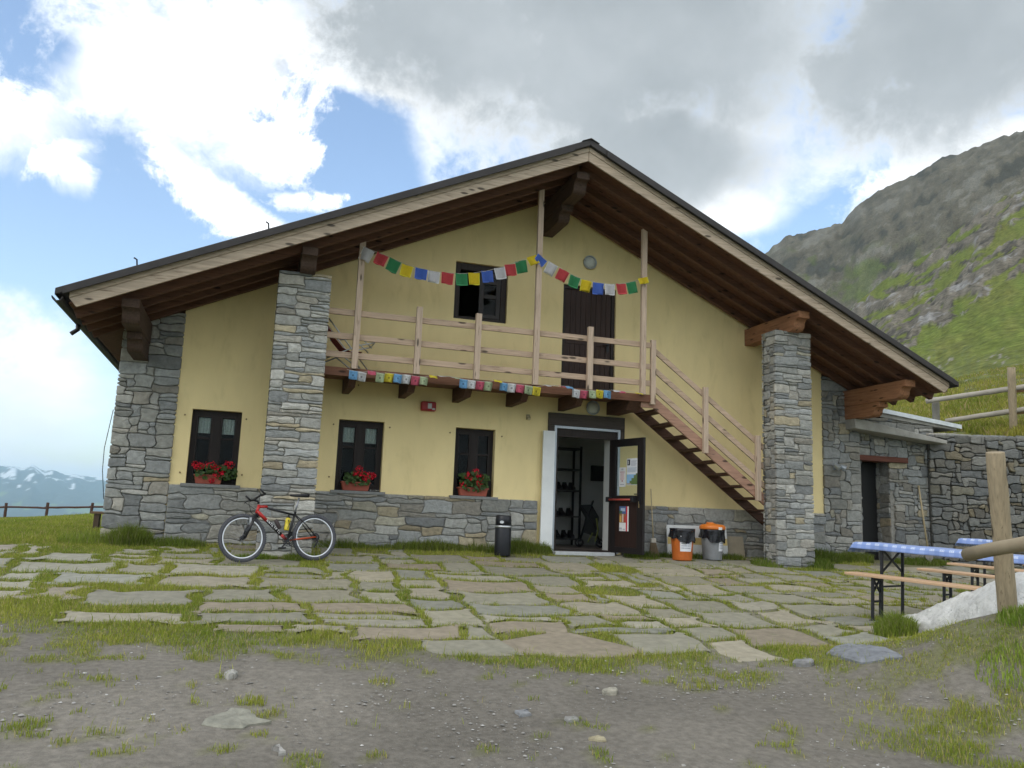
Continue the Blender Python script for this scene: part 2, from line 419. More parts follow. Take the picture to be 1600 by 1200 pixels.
# stone facing: quoins at both corners, left flank, plinth
mb = MB()
masonry(mb, (XL-.04, -.02, -.35), (1, 0, 0), (0, 0, 1), .87+.06, 4.1, 3, cw=.125, ch=.068, wr=(1, 4), keep=lambda c, P: P[:, 1].max()-.35 < soff(XL+c[0])+.10, ochre=.05)
mb.build('quoin_stonework', M_stone, house, attr=True); mb = MB()
masonry(mb, (XR-.89, -.02, -.2), (1, 0, 0), (0, 0, 1), .87+.06, 4.0, 4, cw=.13, ch=.075, wr=(1, 4), keep=lambda c, P: P[:, 1].max()-.2 < soff(XR-.89+c[0])+.10, ochre=.03, tone=.92)
mb.build('quoin_stonework', M_stone, house, attr=True); mb = MB()
masonry(mb, (XL, DEPTH, -.8), (0, -1, 0), (0, 0, 1), DEPTH+.0, 4.2, 5, cw=.17, ch=.12, wr=(1, 4), ochre=.05)
mb.build('flank_stonework', M_stone, house, attr=True)
for x0, x1, sd in ((-1.16, 5.13, 11), (6.85, 11.40, 12)):
    mb = MB(); core = MB()
    masonry(mb, (x0, -.045, -.16), (1, 0, 0), (0, 0, 1), x1-x0, 1.085, sd, cw=.135, ch=.075, wr=(2, 5), hr=(1, 3), ochre=.12, out=.028, tone=1.0, jit=.30)
    core.box((x0, -.045, -.4), (x1, -.003, .915))
    pl = mb.build('plinth', M_stone, house, attr=True); core.build('mortar', M_mortar, pl)

# pillars
for nm, x0, sd in (('left', .25, 21), ('right', 9.30, 22)):
    w_, d_, z0, z1, y0 = .78, .44, -.3, 4.30, -1.42
    core = MB(); core.box((x0+.03, y0+.03, z0), (x0+w_-.03, y0+d_-.03, z1-.02)); mb = MB()
    tn = 1.08 if nm == 'left' else .98
    oc = .03
    masonry(mb, (x0-.02, y0+.03, z0), (1, 0, 0), (0, 0, 1), w_+.04, z1-z0, sd, cw=.105, ch=.055, wr=(2, 5), tone=tn, ochre=oc)
    masonry(mb, (x0+w_+.02, y0+d_-.03, z0), (-1, 0, 0), (0, 0, 1), w_+.04, z1-z0, sd+1, cw=.105, ch=.055, wr=(2, 5), tone=tn, ochre=oc)
    masonry(mb, (x0+.03, y0+d_-.02, z0), (0, -1, 0), (0, 0, 1), d_-.05, z1-z0, sd+2, cw=.105, ch=.055, wr=(1, 3), tone=tn, ochre=oc)
    masonry(mb, (x0+w_-.03, y0+.02, z0), (0, 1, 0), (0, 0, 1), d_-.05, z1-z0, sd+3, cw=.105, ch=.055, wr=(1, 3), tone=tn, ochre=oc)
    p = mb.build('pillar', M_stone, house, attr=True, label='grey stone pillar beside the '+('bicycle' if nm == 'left' else 'foot of the stair'))
    core.build('mortar', M_mortar, p)

# roof
EL, ER = RX-7.70, RX+7.62
YF, YB = -1.98, DEPTH+.6
mb = MB()
for s_, e in ((-1, EL), (1, ER)):
    ex = abs(e-RX)
    n = int((YB-YF)/.16)
    for i in range(n):                                          # soffit boards run down the slope
        a = YF+.02+i*(YB-YF-.02)/n; b = a+(YB-YF-.02)/n-.006
        mb.prism([(RX, a, RZ+.10), (RX+s_*ex, a, RZ+.10-SL*ex), (RX+s_*ex, a, RZ+.13-SL*ex), (RX, a, RZ+.13)], (0, b-a, 0), (1, 1, 1))
roof_soffit = mb.build('soffit', wood('soffit_wood', (.135, .064, .037), 'x'), house)
mb = MB()
for s_, e in ((-1, EL), (1, ER)):
    ex = abs(e-RX)-.02
    for y in (-.14, -.62, -1.10, -1.58):
        mb = MB(); mb.beam((RX+s_*.02, y, RZ+.035), (RX+s_*ex, y, RZ+.035-SL*ex), .10, .13)
        mb.build('rafter', wood('rafter_wood', (.125, .06, .036), 'x'), house, bevel=.006)
for s_, e in ((-1, EL), (1, ER)):
    ex = abs(e-RX)
    for k, (z0, z1, y) in enumerate(((.015, .175, -2.0), (.179, .262, -2.012))):
        x1 = RX+s_*(ex-(.10 if k == 0 else .0)); 
        mb = MB(); mb.prism([(RX+s_*.004, y, RZ+z0), (x1, y, RZ+z0-SL*abs(x1-RX)), (RX+s_*(ex), y, RZ+z1-SL*ex), (RX+s_*.004, y, RZ+z1)], (0, .035, 0))
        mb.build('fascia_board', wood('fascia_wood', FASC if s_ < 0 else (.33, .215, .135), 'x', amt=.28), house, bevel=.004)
mb = MB()
for s_, e in ((-1, EL), (1, ER)):
    ex = abs(e-RX)+.17
    zt = RZ+.265
    mb.prism([(RX, YF-.10, zt), (RX+s_*ex, YF-.10, zt-SL*ex), (RX+s_*ex, YF-.10, zt+.095-SL*ex), (RX, YF-.10, zt+.115)], (0, YB-YF+.2, 0))
    mb.prism([(RX+s_*.3, YF-.125, zt-.03-SL*.3), (RX+s_*(ex-.1), YF-.125, zt-.03-SL*(ex-.1)), (RX+s_*(ex-.1), YF-.125, zt+.085-SL*(ex-.1)), (RX+s_*.3, YF-.125, zt+.10-SL*.3)], (0, .022, 0))
roof = mb.build('roof', M_roof, house, bevel=.008)
mb = MB(); mb.prism([(RX-.16, YF-.12, RZ+.318), (RX, YF-.12, RZ+.391), (RX+.16, YF-.12, RZ+.318), (RX, YF-.12, RZ+.373)], (0, YB-YF+.2, 0)); mb.build('ridge_cap', M_roof, roof)
for x in (-1.72, .02):
    for k in range(1):
        mb = MB(); zt = RZ+.38-SL*abs(x-RX); mb.tube([(x, YF-.02, zt-.02), (x-.01, YF-.04, zt+.08), (x-.05, YF-.05, zt+.10)], .012, 6); mb.build('snow_hook', M_steel, roof)
# gutter on the left eave, downpipe elbow
gx, gzz = EL-.13, 3.352
mb = MB(); prof = [(math.cos(a)*.07, math.sin(a)*.07) for a in np.linspace(math.pi, 2*math.pi, 9)]
mb.prism([(gx+p[0], YF-.12, gzz+p[1]) for p in prof]+[(gx+p[0]*.85, YF-.12, gzz+p[1]*.85+.004) for p in prof[::-1]], (0, YB-YF+.2, 0))
gut = mb.build('gutter', M_roof, house, smooth=False)
mb = MB(); mb.tube([(gx, -.5, gzz-.06), (gx+.0, -.5, gzz-.14), (gx-.05, -.52, gzz-.19), (gx-.08, -.53, gzz-.22)], .035, 8); mb.build('downpipe_stub', M_roof, gut, smooth=True)

# purlins and corbels
def purlin(x, zt, h, wd, y1, mat, parent=house, name='purlin'):
    z0 = zt-h; r = .20
    prof = [(.3, zt), (y1, zt), (y1, zt-h*.38)]
    for a in np.linspace(0, math.pi/2, 6): prof.append((y1+.05+math.sin(a)*.10, zt-h*.38-(1-math.cos(a))*h*.30))
    for a in np.linspace(0, math.pi/2, 5): prof.append((y1+.15+(1-math.cos(a))*.12, zt-h*.68-math.sin(a)*h*.32))
    prof += [(.3, z0)]
    mb = MB(); mb.prism([(x-wd/2, y, z) for y, z in prof], (wd, 0, 0)); return mb.build(name, mat, parent, bevel=.008)
PD, PR = wood('purlin_dark', (.075, .047, .034), 'y'), wood('purlin_lit', RED_LIT, 'y')  # same timber; left and ridge coloured as shaded, right pair as lit
for x, mt in ((-1.78, PD), (.66, PD), (RX, PD), (9.68, PR), (12.08, PR)):
    top = soff(x)+.02-(SL*.11 if x != RX else .12)
    purlin(x, top, .34, .24, -1.78, mt)
    if x in (-1.78, RX, 12.08): purlin(x, top-.345, .27, .22, -1.05, mt, name='corbel')

# windows
def window(x0, x1, z0, z1, curtain=True):
    fr = MB(); y0, y1 = .13, .20; t_ = .065
    fr.box((x0, y0, z0), (x0+t_, y1, z1)); fr.box((x1-t_, y0, z0), (x1, y1, z1)); fr.box((x0+t_, y0, z1-t_), (x1-t_, y1, z1)); fr.box((x0+t_, y0, z0), (x1-t_, y1, z0+t_))
    xm = (x0+x1)/2; fr.box((xm-.055, y0-.012, z0+t_), (xm+.055, y1, z1-t_))
    for a, b in ((x0+t_, xm-.055), (xm+.055, x1-t_)):
        for lo, hi in ((a, a+.035), (b-.035, b)): fr.box((lo, y0-.01, z0+t_), (hi, y1-.02, z1-t_))
        fr.box((a+.035, y0-.01, z1-t_-.05), (b-.035, y1-.02, z1-t_)); fr.box((a+.035, y0-.01, z0+t_), (b-.035, y1-.02, z0+t_+.06))
        zm = z0+(z1-z0)*.62; fr.box((a+.035, y0-.005, zm-.018), (b-.035, y1-.03, zm+.018))
    wn = fr.build('window', wood('window_wood', (.017, .011, .009), 'z', rough=.5), house, bevel=.004)
    g = MB()
    g.box((x0+.10, y0+.022, z0+.12), (xm-.09, y0+.028, z1-.11)); g.box((xm+.09, y0+.022, z0+.12), (x1-.10, y0+.028, z1-.11)); g.build('pane', M_glass, wn)
    if curtain:
        for a, b in ((x0+.105, xm-.095), (xm+.095, x1-.105)):
            c = MB(); n = 14; zt, zb = z1-.12, z0+(z1-z0)*.69
            vs = [(a+(b-a)*i/n, y0+.055+.008*math.sin(i*1.9), z) for z in (zb, zt) for i in range(n+1)]
            c.add(vs, [(i, i+1, n+2+i, n+1+i) for i in range(n)]); c.build('curtain', M_lace, wn)
    si = MB(); si.box((x0-.07, -.10, z0-.055), (x1+.07, .125, z0-.002)); si.build('sill', M_sill, wn, bevel=.006)
for i, h in enumerate(holes[:3]): window(*h, curtain=i < 2)
# upper window: left half open, right leaf with panels
x0, x1, z0, z1 = holes[3]
fr = MB(); fr.box((x0, .06, z0), (x0+.11, .16, z1)); fr.box((x1-.11, .06, z0), (x1, .16, z1)); fr.box((x0+.11, .06, z1-.13), (x1-.11, .16, z1)); fr.box((x0+.11, .06, z0), (x1-.11, .16, z0+.07))
wn = fr.build('window', M_dark, house, bevel=.005, label='half open upper window behind the balcony')
lf = MB(); xm = (x0+x1)/2-.02
lf.box((xm, .07, z0+.075), (xm+.09, .13, z1-.135)); lf.box((x1-.20, .07, z0+.075), (x1-.115, .13, z1-.135))
for a in (z0+.075, z0+.46, z0+.74, z1-.215): lf.box((xm+.09, .07, a), (x1-.20, .125, a+.075))
lw = lf.build('sash', wood('sash_wood', (.035, .03, .028), 'z', rough=.4), wn, bevel=.004)
g = MB(); g.box((xm+.08, .09, z0+.14), (x1-.19, .098, z1-.2)); g.build('pane', M_glass, wn)
# upper door
x0, x1, z0, z1 = holes[4]
d = MB(); n = 9
for i in range(n):
    a = x0+.075+(x1-x0-.15)*i/n; d.box((a+.003, .07, z0+.01), (a+(x1-x0-.15)/n-.003, .105, z1-.08))
d.box((x0+.07, .085, z0+.01), (x1-.07, .12, z1-.07)); d.box((x0+.09, .055, z0+1.02), (x1-.09, .068, z0+1.10))
ud = d.build('door', wood('plank_wood', (.042, .024, .019), 'z', rough=.55), house, bevel=.003, label='dark brown plank door on the balcony')
f = MB(); f.box((x0, .05, z0), (x0+.07, .14, z1)); f.box((x1-.07, .05, z0), (x1, .14, z1)); f.box((x0+.07, .05, z1-.07), (x1-.07, .14, z1)); f.build('frame', M_dark, ud)
hd = MB(); hd.tube([(x1-.14, .07, z0+1.05), (x1-.14, .01, z0+1.05), (x1-.25, .01, z0+1.05)], .011, 6); hd.box((x1-.165, .045, z0+.92), (x1-.115, .054, z0+1.16)); hd.build('handle', M_steel, ud)

# entrance
lt = MB(); lt.box((5.30, -.055, 2.34), (6.86, -.004, 2.57)); lt.box((5.30, -.05, 2.22), (5.425, -.006, 2.338)); lt.box((6.775, -.05, 2.15), (6.86, -.006, 2.338))
lt.build('lintel', wood('lintel_wood', (.075, .062, .054), 'x'), house, bevel=.006)
ed = MB(); ed.box((5.425, -.045, .0), (5.475, .05, 2.335)); ed.box((6.725, -.045, .0), (6.775, .05, 2.335)); ed.box((5.475, -.045, 2.285), (6.725, .05, 2.335))
ent = ed.build('door_frame', M_zinc, house, bevel=.004)
tr = MB(); tr.box((5.475, .0, 2.13), (6.725, .06, 2.285)); tr.box((5.475, -.01, .03), (5.52, .06, 2.13)); tr.box((6.60, -.012, .03), (6.725, .06, 2.13)); tr.build('transom', M_dark, ent, bevel=.004)
th = MB(); th.box((5.425, -.26, -.09), (6.60, -.06, .026)); th.build('threshold', material('threshold_stone', (.46, .48, .49), .8, bump=.2), ent, bevel=.008)
st = MB(); st.box((5.475, -.055, -.02), (6.725, .4, .05)); st.build('step', M_darkx, ent)
wl = MB(); wl.box((5.185, -.115, .02), (5.415, -.065, 2.215)); wl.build('side_panel', M_white, house, bevel=.005, label='narrow white panel standing left of the entrance')
# open right-hand leaf, hinged on the right jamb and swung out square to the wall
dl = MB(); H0, H1, LW = .03, 2.13, .92
def leafbox(mb, a0, a1, z0, z1, t0=-.025, t1=.025): mb.box((a0, t0, z0), (a1, t1, z1))
for a0, a1, z0, z1 in ((0, .13, H0, H1), (LW-.17, LW, H0, H1), (.13, LW-.17, H1-.14, H1), (.13, LW-.17, .98, 1.08), (.13, LW-.17, H0, .14)): leafbox(dl, a0, a1, z0, z1)
leaf = dl.build('door_leaf', wood('leaf_wood', (.017, .014, .014), 'z', rough=.42), house, bevel=.005, label='open dark brown entrance door leaf with glass top')
leaf.location = (6.615, -.035, 0); leaf.rotation_euler = (0, 0, math.atan2(-.90, .235))
pn = MB(); leafbox(pn, .13, LW-.17, .14, .98, -.012, .012); pn.build('lower_panel', wood('leaf_panel', (.030, .016, .013), 'z', rough=.5), leaf)
pn = MB(); leafbox(pn, .13, LW-.17, 1.08, H1-.14, -.004, .004); pn.build('pane', M_glass, leaf)
pb = MB(); pb.tube([(.05, -.10, 1.0), (LW-.22, -.10, 1.0)], .018, 8); pb.build('push_bar', material('red_bar', (.42, .07, .05), .4, bump=0), leaf, smooth=True)
for a0 in (-.02, LW-.24):
    pb = MB(); pb.box((a0, -.13, .955), (a0+.07, -.026, 1.05)); pb.build('bar_bracket', M_black, leaf, bevel=.006)
pb = MB(); pb.box((LW-.09, -.045, .93), (LW-.06, -.026, 1.16)); pb.tube([(LW-.075, -.04, 1.1), (LW-.075, -.08, 1.1), (LW-.18, -.08, 1.1)], .01, 6); pb.build('handle', M_black, leaf)
pb = MB(); pb.box((LW-.12, -.03, .86), (LW-.10, -.026, .97)); pb.build('key_plate', material('brass', (.7, .55, .28), .35, metallic=.8, bump=0), leaf)
def poster(a0, z0, a1, z1, y, spots, name, base):
    """A sheet with printed blocks, given as (u0, v0, u1, v1, colour)."""
    mb = MB(); mb.box((a0, y-.0015, z0), (a1, y+.0015, z1), base)
    for k, (u0, v0, u1, v1, c) in enumerate(spots):
        yy = y-.0028-.0002*k
        mb.box((a0+(a1-a0)*u0, yy, z0+(z1-z0)*v0), (a0+(a1-a0)*u1, y-.0010, z0+(z1-z0)*v1), c)
    return mb.build(name, material('print_paper', attr=True, rough=.6, amt=.08, bump=0), leaf, attr=True)
K, G_ = (.03, .03, .04), (.35, .36, .42)
rows = [(.40, .90-.035*i, .92-.06*(i % 3), .91-.035*i, (.30, .32, .40)) for i in range(6)]
rows2 = [(.08, .64-.03*i, .93-.12*(i % 2), .652-.03*i, (.35, .42, .52)) for i in range(6)]
hill_print = [(.0, .02, 1, .40, (.25, .45, .68)), (.28, .02, 1, .16, (.10, .16, .05)), (.45, .16, 1, .26, (.11, .17, .06)), (.66, .26, 1, .37, (.12, .17, .08)), (.84, .37, 1, .43, (.13, .17, .09)), (0, .02, .42, .07, (.36, .31, .26))]
poster(.44, 1.27, LW-.175, 1.76, -.0075, hill_print+[(.06, .74, .30, .96, K), (.12, .78, .18, .92, (.6, .6, .62))]+rows+rows2, 'notice', (.70, .72, .76))
poster(.22, 1.24, .41, 1.60, -.0075, [(.15, .74, .85, .78, (.55, .28, .30)), (.35, .86, .65, .94, (.45, .45, .48)), (.42, .27, .58, .33, (.35, .05, .06))]+[(.22, .68-.045*i, .80-.08*(i % 2), .70-.045*i, (.62, .36, .38)) for i in range(8)]+[(.2, .10, .8, .14, G_)], 'notice', (.70, .70, .70))
poster(.26, .43, .52, .88, -.016, [(0, .70, .72, 1, (.07, .13, .30)), (.15, .80, .62, .93, (.40, .50, .62)), (.0, .70, .30, .82, (.06, .12, .08)), (0, .34, .72, .70, (.30, .14, .06)), (.05, .36, .22, .62, (.62, .40, .10)), (.30, .36, .46, .68, (.62, .50, .42)), (.52, .36, .68, .60, (.45, .05, .05)), (.72, .0, .88, 1, (.55, .03, .05)), (.88, 0, 1, 1, (.8, .8, .8)),
        (.02, .06, .30, .14, (.4, .42, .5)), (.40, .04, .66, .10, (.5, .52, .56))], 'poster', (.75, .75, .75))

# entrance room and dark rooms behind the windows
rm = MB()
rm.box((4.9, 3.2, -.1), (8.3, 3.3, 2.7)); rm.box((4.8, .35, -.1), (4.9, 3.3, 2.7)); rm.box((8.3, .35, -.1), (8.4, 3.3, 2.7)); rm.box((4.8, .35, 2.55), (8.4, 3.3, 2.69))
rm.box((4.9, .345, .05), (5.43, .40, 2.55)); rm.box((6.77, .345, .05), (8.3, .40, 2.55)); rm.box((6.64, .062, .05), (6.722, .40, 2.55))
rm.build('room_wall', material('interior_paint', (.66, .67, .65), .9, scale=3, amt=.06, bump=.05), house)
rm = MB(); rm.box((4.9, .36, -.1), (8.3, 3.2, .045)); rm.build('room_floor', material('floor_tile', (.22, .18, .15), .6, bump=.1), house)
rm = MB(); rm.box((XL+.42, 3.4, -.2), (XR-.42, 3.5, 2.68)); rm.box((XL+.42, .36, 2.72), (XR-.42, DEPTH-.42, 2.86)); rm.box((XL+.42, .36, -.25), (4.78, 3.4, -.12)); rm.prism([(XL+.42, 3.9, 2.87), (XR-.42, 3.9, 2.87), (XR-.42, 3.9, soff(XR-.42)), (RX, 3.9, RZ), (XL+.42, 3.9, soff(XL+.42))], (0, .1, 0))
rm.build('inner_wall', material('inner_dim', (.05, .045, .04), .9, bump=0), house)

# balcony
ZB = 2.90
bal = MB()
for i in range(7):
    a = -1.02+i*.145; bal.box((.26, a, ZB-.045), (6.90, a+.139, ZB))
balcony = bal.build('balcony', wood('deck_wood', (.19, .10, .062), 'x'), house, bevel=.004, label='wooden balcony deck with pale rails')
ed = MB(); ed.box((.26, -1.055, ZB-.14), (6.90, -1.024, ZB-.002)); ed.build('edge_board', wood('edge_wood', (.16, .075, .045), 'x'), balcony, bevel=.004)
JM = wood('joist_wood', (.085, .042, .026), 'y')
for x in (.50, 1.53, 2.52, 3.50, 4.52, 5.55, 6.62):
    j = MB(); prof = [(.0, ZB-.05), (-1.02, ZB-.05), (-1.02, ZB-.13), (-.86, ZB-.29), (.0, ZB-.29)]
    wd = .12 if x != 6.62 else .26
    j.prism([(x-wd/2, y, z) for y, z in prof], (wd, 0, 0)); j.build('joist', JM, balcony, bevel=.005)
PM, RM = wood('post_wood', PALE, 'z', amt=.22), wood('rail_wood', (.44, .325, .235), 'x', amt=.25)
posts = [(1.53, soff(1.53)-.0), (2.55, 4.03), (3.58, 4.03), (4.64, soff(4.64)), (5.66, 4.02), (6.70, soff(6.70)+.02)]
for x, zt in posts:
    p = MB(); p.box((x-.05, -1.135, ZB-.02), (x+.05, -1.058, zt)); p.build('post', PM, balcony, bevel=.006)
for z in (3.82, 3.42, 3.11):
    r_ = MB(); r_.box((.9, -1.050, z-.052), (6.95, -1.012, z+.048)); r_.build('rail', RM, balcony, bevel=.005)

# stair
S0, S1 = Vector((6.86, 0, ZB-.06)), Vector((10.83, 0, 0.0))
sd = (S1-S0); slope = sd.z/sd.x
stair = None
SM = wood('stringer_wood', (.34, .20, .14), 'x'); SB = wood('tread_wood', (.10, .052, .035), 'x')
for k, y in enumerate((-.985, -.20)):
    s_ = MB(); y0 = y-.025
    s_.prism([(6.72, y0, ZB-.02), (6.98, y0, ZB-.02), (10.28, y0, ZB-.02+slope*3.30), (10.28, y0, ZB-.235+slope*3.30), (6.98, y0, ZB-.235), (6.72, y0, ZB-.235)], (0, .05, 0))
    o = s_.build('staircase' if k == 0 else 'stringer', SM if k == 0 else SB, house if k == 0 else stair, bevel=.004)
    if k == 0: stair = o
n = 11
for i in range(n):
    t_ = (i+.6)/n; x = 6.98+(10.30-6.98)*t_; z = ZB-.11+slope*(x-6.98)
    tb = MB(); tb.box((x-.15, -.958, z-.04), (x+.13, -.226, z)); tb.build('tread', SB, stair, bevel=.004)
for x, zt, zb in ((6.93, 3.92, ZB-.18), (8.02, 3.13, 1.90), (9.14, 2.30, 1.08)):
    p = MB(); p.box((x-.048, -1.085, zb), (x+.048, -1.013, zt)); p.build('post', PM, stair, bevel=.006)
RS = wood('rail_wood', (.38, .265, .19), 'x', amt=.25)
for dz in (.86, .50, .15):
    r_ = MB(); a = Vector((6.95, -.995, ZB+dz+.0)); b = Vector((10.2, -.995, ZB+dz+slope*3.25)); r_.beam(a, b, .036, .095); r_.build('rail', RS, stair, bevel=.005)
mb = MB(); mb.box((9.98, -.97, -.3), (10.36, -.2, .30)); mb.build('foot_block', M_conc, stair, bevel=.02)
# cable on the left corner
c = MB(); c.tube([onY(177, 640, -.12), onY(170, 670, -.16), onY(163, 700, -.2), onY(160, 735, -.2), onY(162, 780, -.12)], .006, 5); c.build('cable', M_black, house)
M_rust = material('rusty', (.20, .13, .07), .8, bump=.1)          # small caps left in the plaster by old shutters
for px, py in ((289, 648), (385, 655), (281, 738), (378, 742), (521, 663), (609, 668), (514, 745), (703, 676), (784, 682), (560, 602)):
    p = onY(px, py, 0); mb = MB(); mb.tube([(p[0], .002, p[2]), (p[0], -.012, p[2])], .014, 8); mb.build('shutter_cap', M_rust, house)

# wall lamps, alarm box, bell: mounted on the facade
def wall_lamp(p, label):
    t = thing('wall_lamp', label, 'lamp', p, group='round wall lamps on the facade')
    a = MB(); a.tube([(0, .0, 0), (0, -.03, 0)], .13, 24); a.tube([(math.cos(q)*.125, -.055, math.sin(q)*.125) for q in np.linspace(0, 2*math.pi, 25)[:-1]], .014, 6, closed=True); a.build('rim', M_zinc, t, smooth=False, bevel=.004)
    g = MB(); 
    for i in range(7): pass
    rows_ = [(.115*math.cos(q), -.035-.06*math.sin(q)) for q in np.linspace(0, math.pi/2, 7)]
    vs = []; N = 20
    for rr, yy in rows_: vs += [(max(rr, .001)*math.cos(2*math.pi*j/N), yy, max(rr, .001)*math.sin(2*math.pi*j/N)) for j in range(N)]
    g.add(vs, [(i*N+j, (i+1)*N+j, (i+1)*N+(j+1) % N, i*N+(j+1) % N) for i in range(len(rows_)-1) for j in range(N)])
    g.build('lamp_glass', material('frosted_glass', (.55, .58, .54), .25, bump=.2, bscale=90), t, smooth=True)
    return t
wall_lamp((6.06, -.004, 5.58), 'round glass bulkhead lamp on the yellow gable above the balcony door')
wall_lamp((6.19, -.004, 2.72), 'round glass bulkhead lamp under the balcony above the entrance')
t = thing('alarm_box', 'red metal alarm box on the yellow wall under the balcony', 'alarm box', (3.0, 0, 2.50))
a = MB(); a.box((-.135, -.12, -.085), (.135, -.004, .085)); a.build('case', material('red_case', (.33, .018, .02), .45, bump=.05), t, bevel=.025)
a = MB(); a.box((-.02, -.127, -.045), (.05, -.121, .05)); a.box((.06, -.127, -.065), (.115, -.121, -.035)); a.build('plate', material('grey_plate', (.5, .5, .5), .5, bump=0), t)
t = thing('wall_spotlight', 'small grey floodlight on the stone corner left of the annex door', 'spotlight', (11.66, -.06, 1.88))
a = MB(); a.box((-.03, -.03, -.05), (.03, .02, .05)); a.tube([(0, -.02, 0), (.03, -.08, .0), (.05, -.12, .01)], .012, 6); a.build('bracket', M_zinc, t)
a = MB(); a.tube([(-.06, -.10, .05), (.0, -.18, -.02)], [.04, .075], 12); a.tube([(.06, -.10, .03), (.14, -.17, -.03)], [.04, .07], 12); a.build('lamp_head', M_zinc, t, bevel=.004)
t = thing('sensor', 'tiny beige motion sensor on the wall left of the entrance lintel', 'sensor', (4.90, 0, 2.45))
a = MB(); a.box((-.035, -.03, -.05), (.035, -.003, .05)); a.tube([(0, -.03, -.01), (0, -.085, -.04)], [.045, .03], 12); a.build('sensor_head', material('beige_case', (.42, .36, .22), .6, bump=0), t, bevel=.006)

# ------------------------------------------------------------------ annex, retaining wall
annex = thing('stone_annex', 'low grey stone annex with dark doorway and sloping concrete ledge beside the house', 'annex', (12.3, 0, 0))
AX0, AX1, AY = 12.34-12.3, 14.36-12.3, .10
dx0, dx1, dz = .18, .93, 2.08
core = MB()
core.box((AX0, AY+.02, -.3), (dx0, 3.0, 3.0)); core.box((dx1, AY+.02, -.3), (AX1+.1, 3.0, 2.9)); core.box((dx0, AY+.02, dz+.12), (dx1, 3.0, 3.0))
core.build('wall_core', M_mortar, annex)
mb = MB(); top = lambda x: 3.28-.11*x
def keepA(c, P): 
    x0, x1, zt, zb = P[:, 0].min()+AX0, P[:, 0].max()+AX0, P[:, 1].max()-.3, P[:, 1].min()-.3
    return not (x1 > dx0+.06 and x0 < dx1-.06 and zb < dz+.06) and zt < top(c[0])-.02
masonry(mb, (AX0, AY, -.3), (1, 0, 0), (0, 0, 1), AX1-AX0+.05, 3.5, 41, cw=.12, ch=.078, wr=(1, 4), keep=keepA, tone=.82, ochre=.03)
mb.build('wall', M_stone, annex, attr=True)
mb = MB(); masonry(mb, (dx1, AY+.46, -.3), (0, -1, 0), (0, 0, 1), .44, 2.4, 42, cw=.13, ch=.10, wr=(1, 3), tone=.8); mb.build('door_jamb', M_stone, annex, attr=True)
mb = MB(); mb.prism([(-.32, -.34, 2.92), (AX1+.02, -.34, 2.60), (AX1+.02, -.34, 2.52), (-.32, -.34, 2.70)], (0, .42, 0)); mb.build('ledge', M_conc, annex, bevel=.012)
mb = MB(); mb.prism([(.0, .05, 3.24), (2.75, .05, 2.98), (2.75, .05, 2.90), (.0, .05, 3.1)], (0, 3.2, 0)); rf = mb.build('roof', M_conc, annex)
mb = MB(); mb.prism([(.0, .0, 3.30), (2.85, .0, 3.025), (2.85, .0, 2.935), (.0, .0, 3.21)], (0, .045, 0)); mb.prism([(.0, .048, 3.30), (2.85, .048, 3.025), (2.85, .048, 3.010), (.0, .048, 3.285)], (0, 3.2, 0)); mb.build('flashing', material('pale_metal', (.60, .64, .66), .4, metallic=.3, bump=.05), rf)
mb = MB(); mb.box((-.0, AY-.10, dz), (1.33, AY+.2, dz+.115)); mb.build('lintel', wood('red_lintel', (.12, .045, .03), 'x'), annex, bevel=.01)
mb = MB(); mb.box((dx0, AY+.40, -.1), (dx1, AY+.45, dz)); mb.box((dx0+.02, AY+.385, .9), (dx1-.02, AY+.40, .98)); mb.build('door', material('black_door', (.010, .010, .010), .6, bump=.1), annex)

rw = thing('retaining_wall', 'dark rubble stone retaining wall below the green slope', 'wall', (14.20, .03, 0))
RU = Vector((.954, -.30, 0)).normalized(); RL = 9.0
mb = MB(); masonry(mb, (0, 0, -.9), RU, (0, 0, 1), RL, 3.66, 51, cw=.115, ch=.095, wr=(1, 4), hr=(1, 2), out=.06, joint=.007, ochre=.16, jit=.33, tone=.56, rnd=2)
rs = mb.build('stonework', M_stone, rw, attr=True)
cn = Vector((.30, .954, 0)); mb = MB(); a = Vector((0, 0, 0))
mb.prism([a+Vector((0, 0, -1.2)), a+RU*RL+Vector((0, 0, -1.2)), a+RU*RL+Vector((0, 0, 2.74)), a+Vector((0, 0, 2.74))], cn*.55)
mb.build('core', material('dark_gap', (.075, .072, .064), .95, bump=.5), rw)
mb = MB(); masonry(mb, (0, 0, 2.765), RU, cn, RL, .55, 52, cw=.2, ch=.2, wr=(1, 3), hr=(1, 2), out=.02, tone=.95); mb.build('coping', M_stone, rw, attr=True)

# ------------------------------------------------------------------ ground sheet
def axis(lo, hi, st, far_lo, far_hi):
    return np.array(far_lo+list(np.arange(lo, hi+1e-6, st))+far_hi)
gxs = axis(-16, 17, .11, [-14000, -6000, -3000, -1400, -700, -350, -180, -110, -70, -50, -38, -30, -26, -23, -20, -18], [17.6, 18.5, 20, 23, 28, 40, 70, 140, 300, 700, 1600, 4000, 14000])
gys = axis(-14.2, 3, .11, [-14000, -5000, -2000, -900, -500, -260, -180, -120, -80, -50, -34, -26, -20, -17, -15.2], [3.3, 3.8, 4.5, 5.5, 7, 8.5, 10, 12, 14, 17, 20, 23, 26, 29, 32, 34, 36, 38, 40, 43, 47, 52, 60, 72, 90, 120, 180, 350, 800, 2000, 5000, 14000])
GX, GY = np.meshgrid(gxs, gys); GZ = gz(GX, GY)
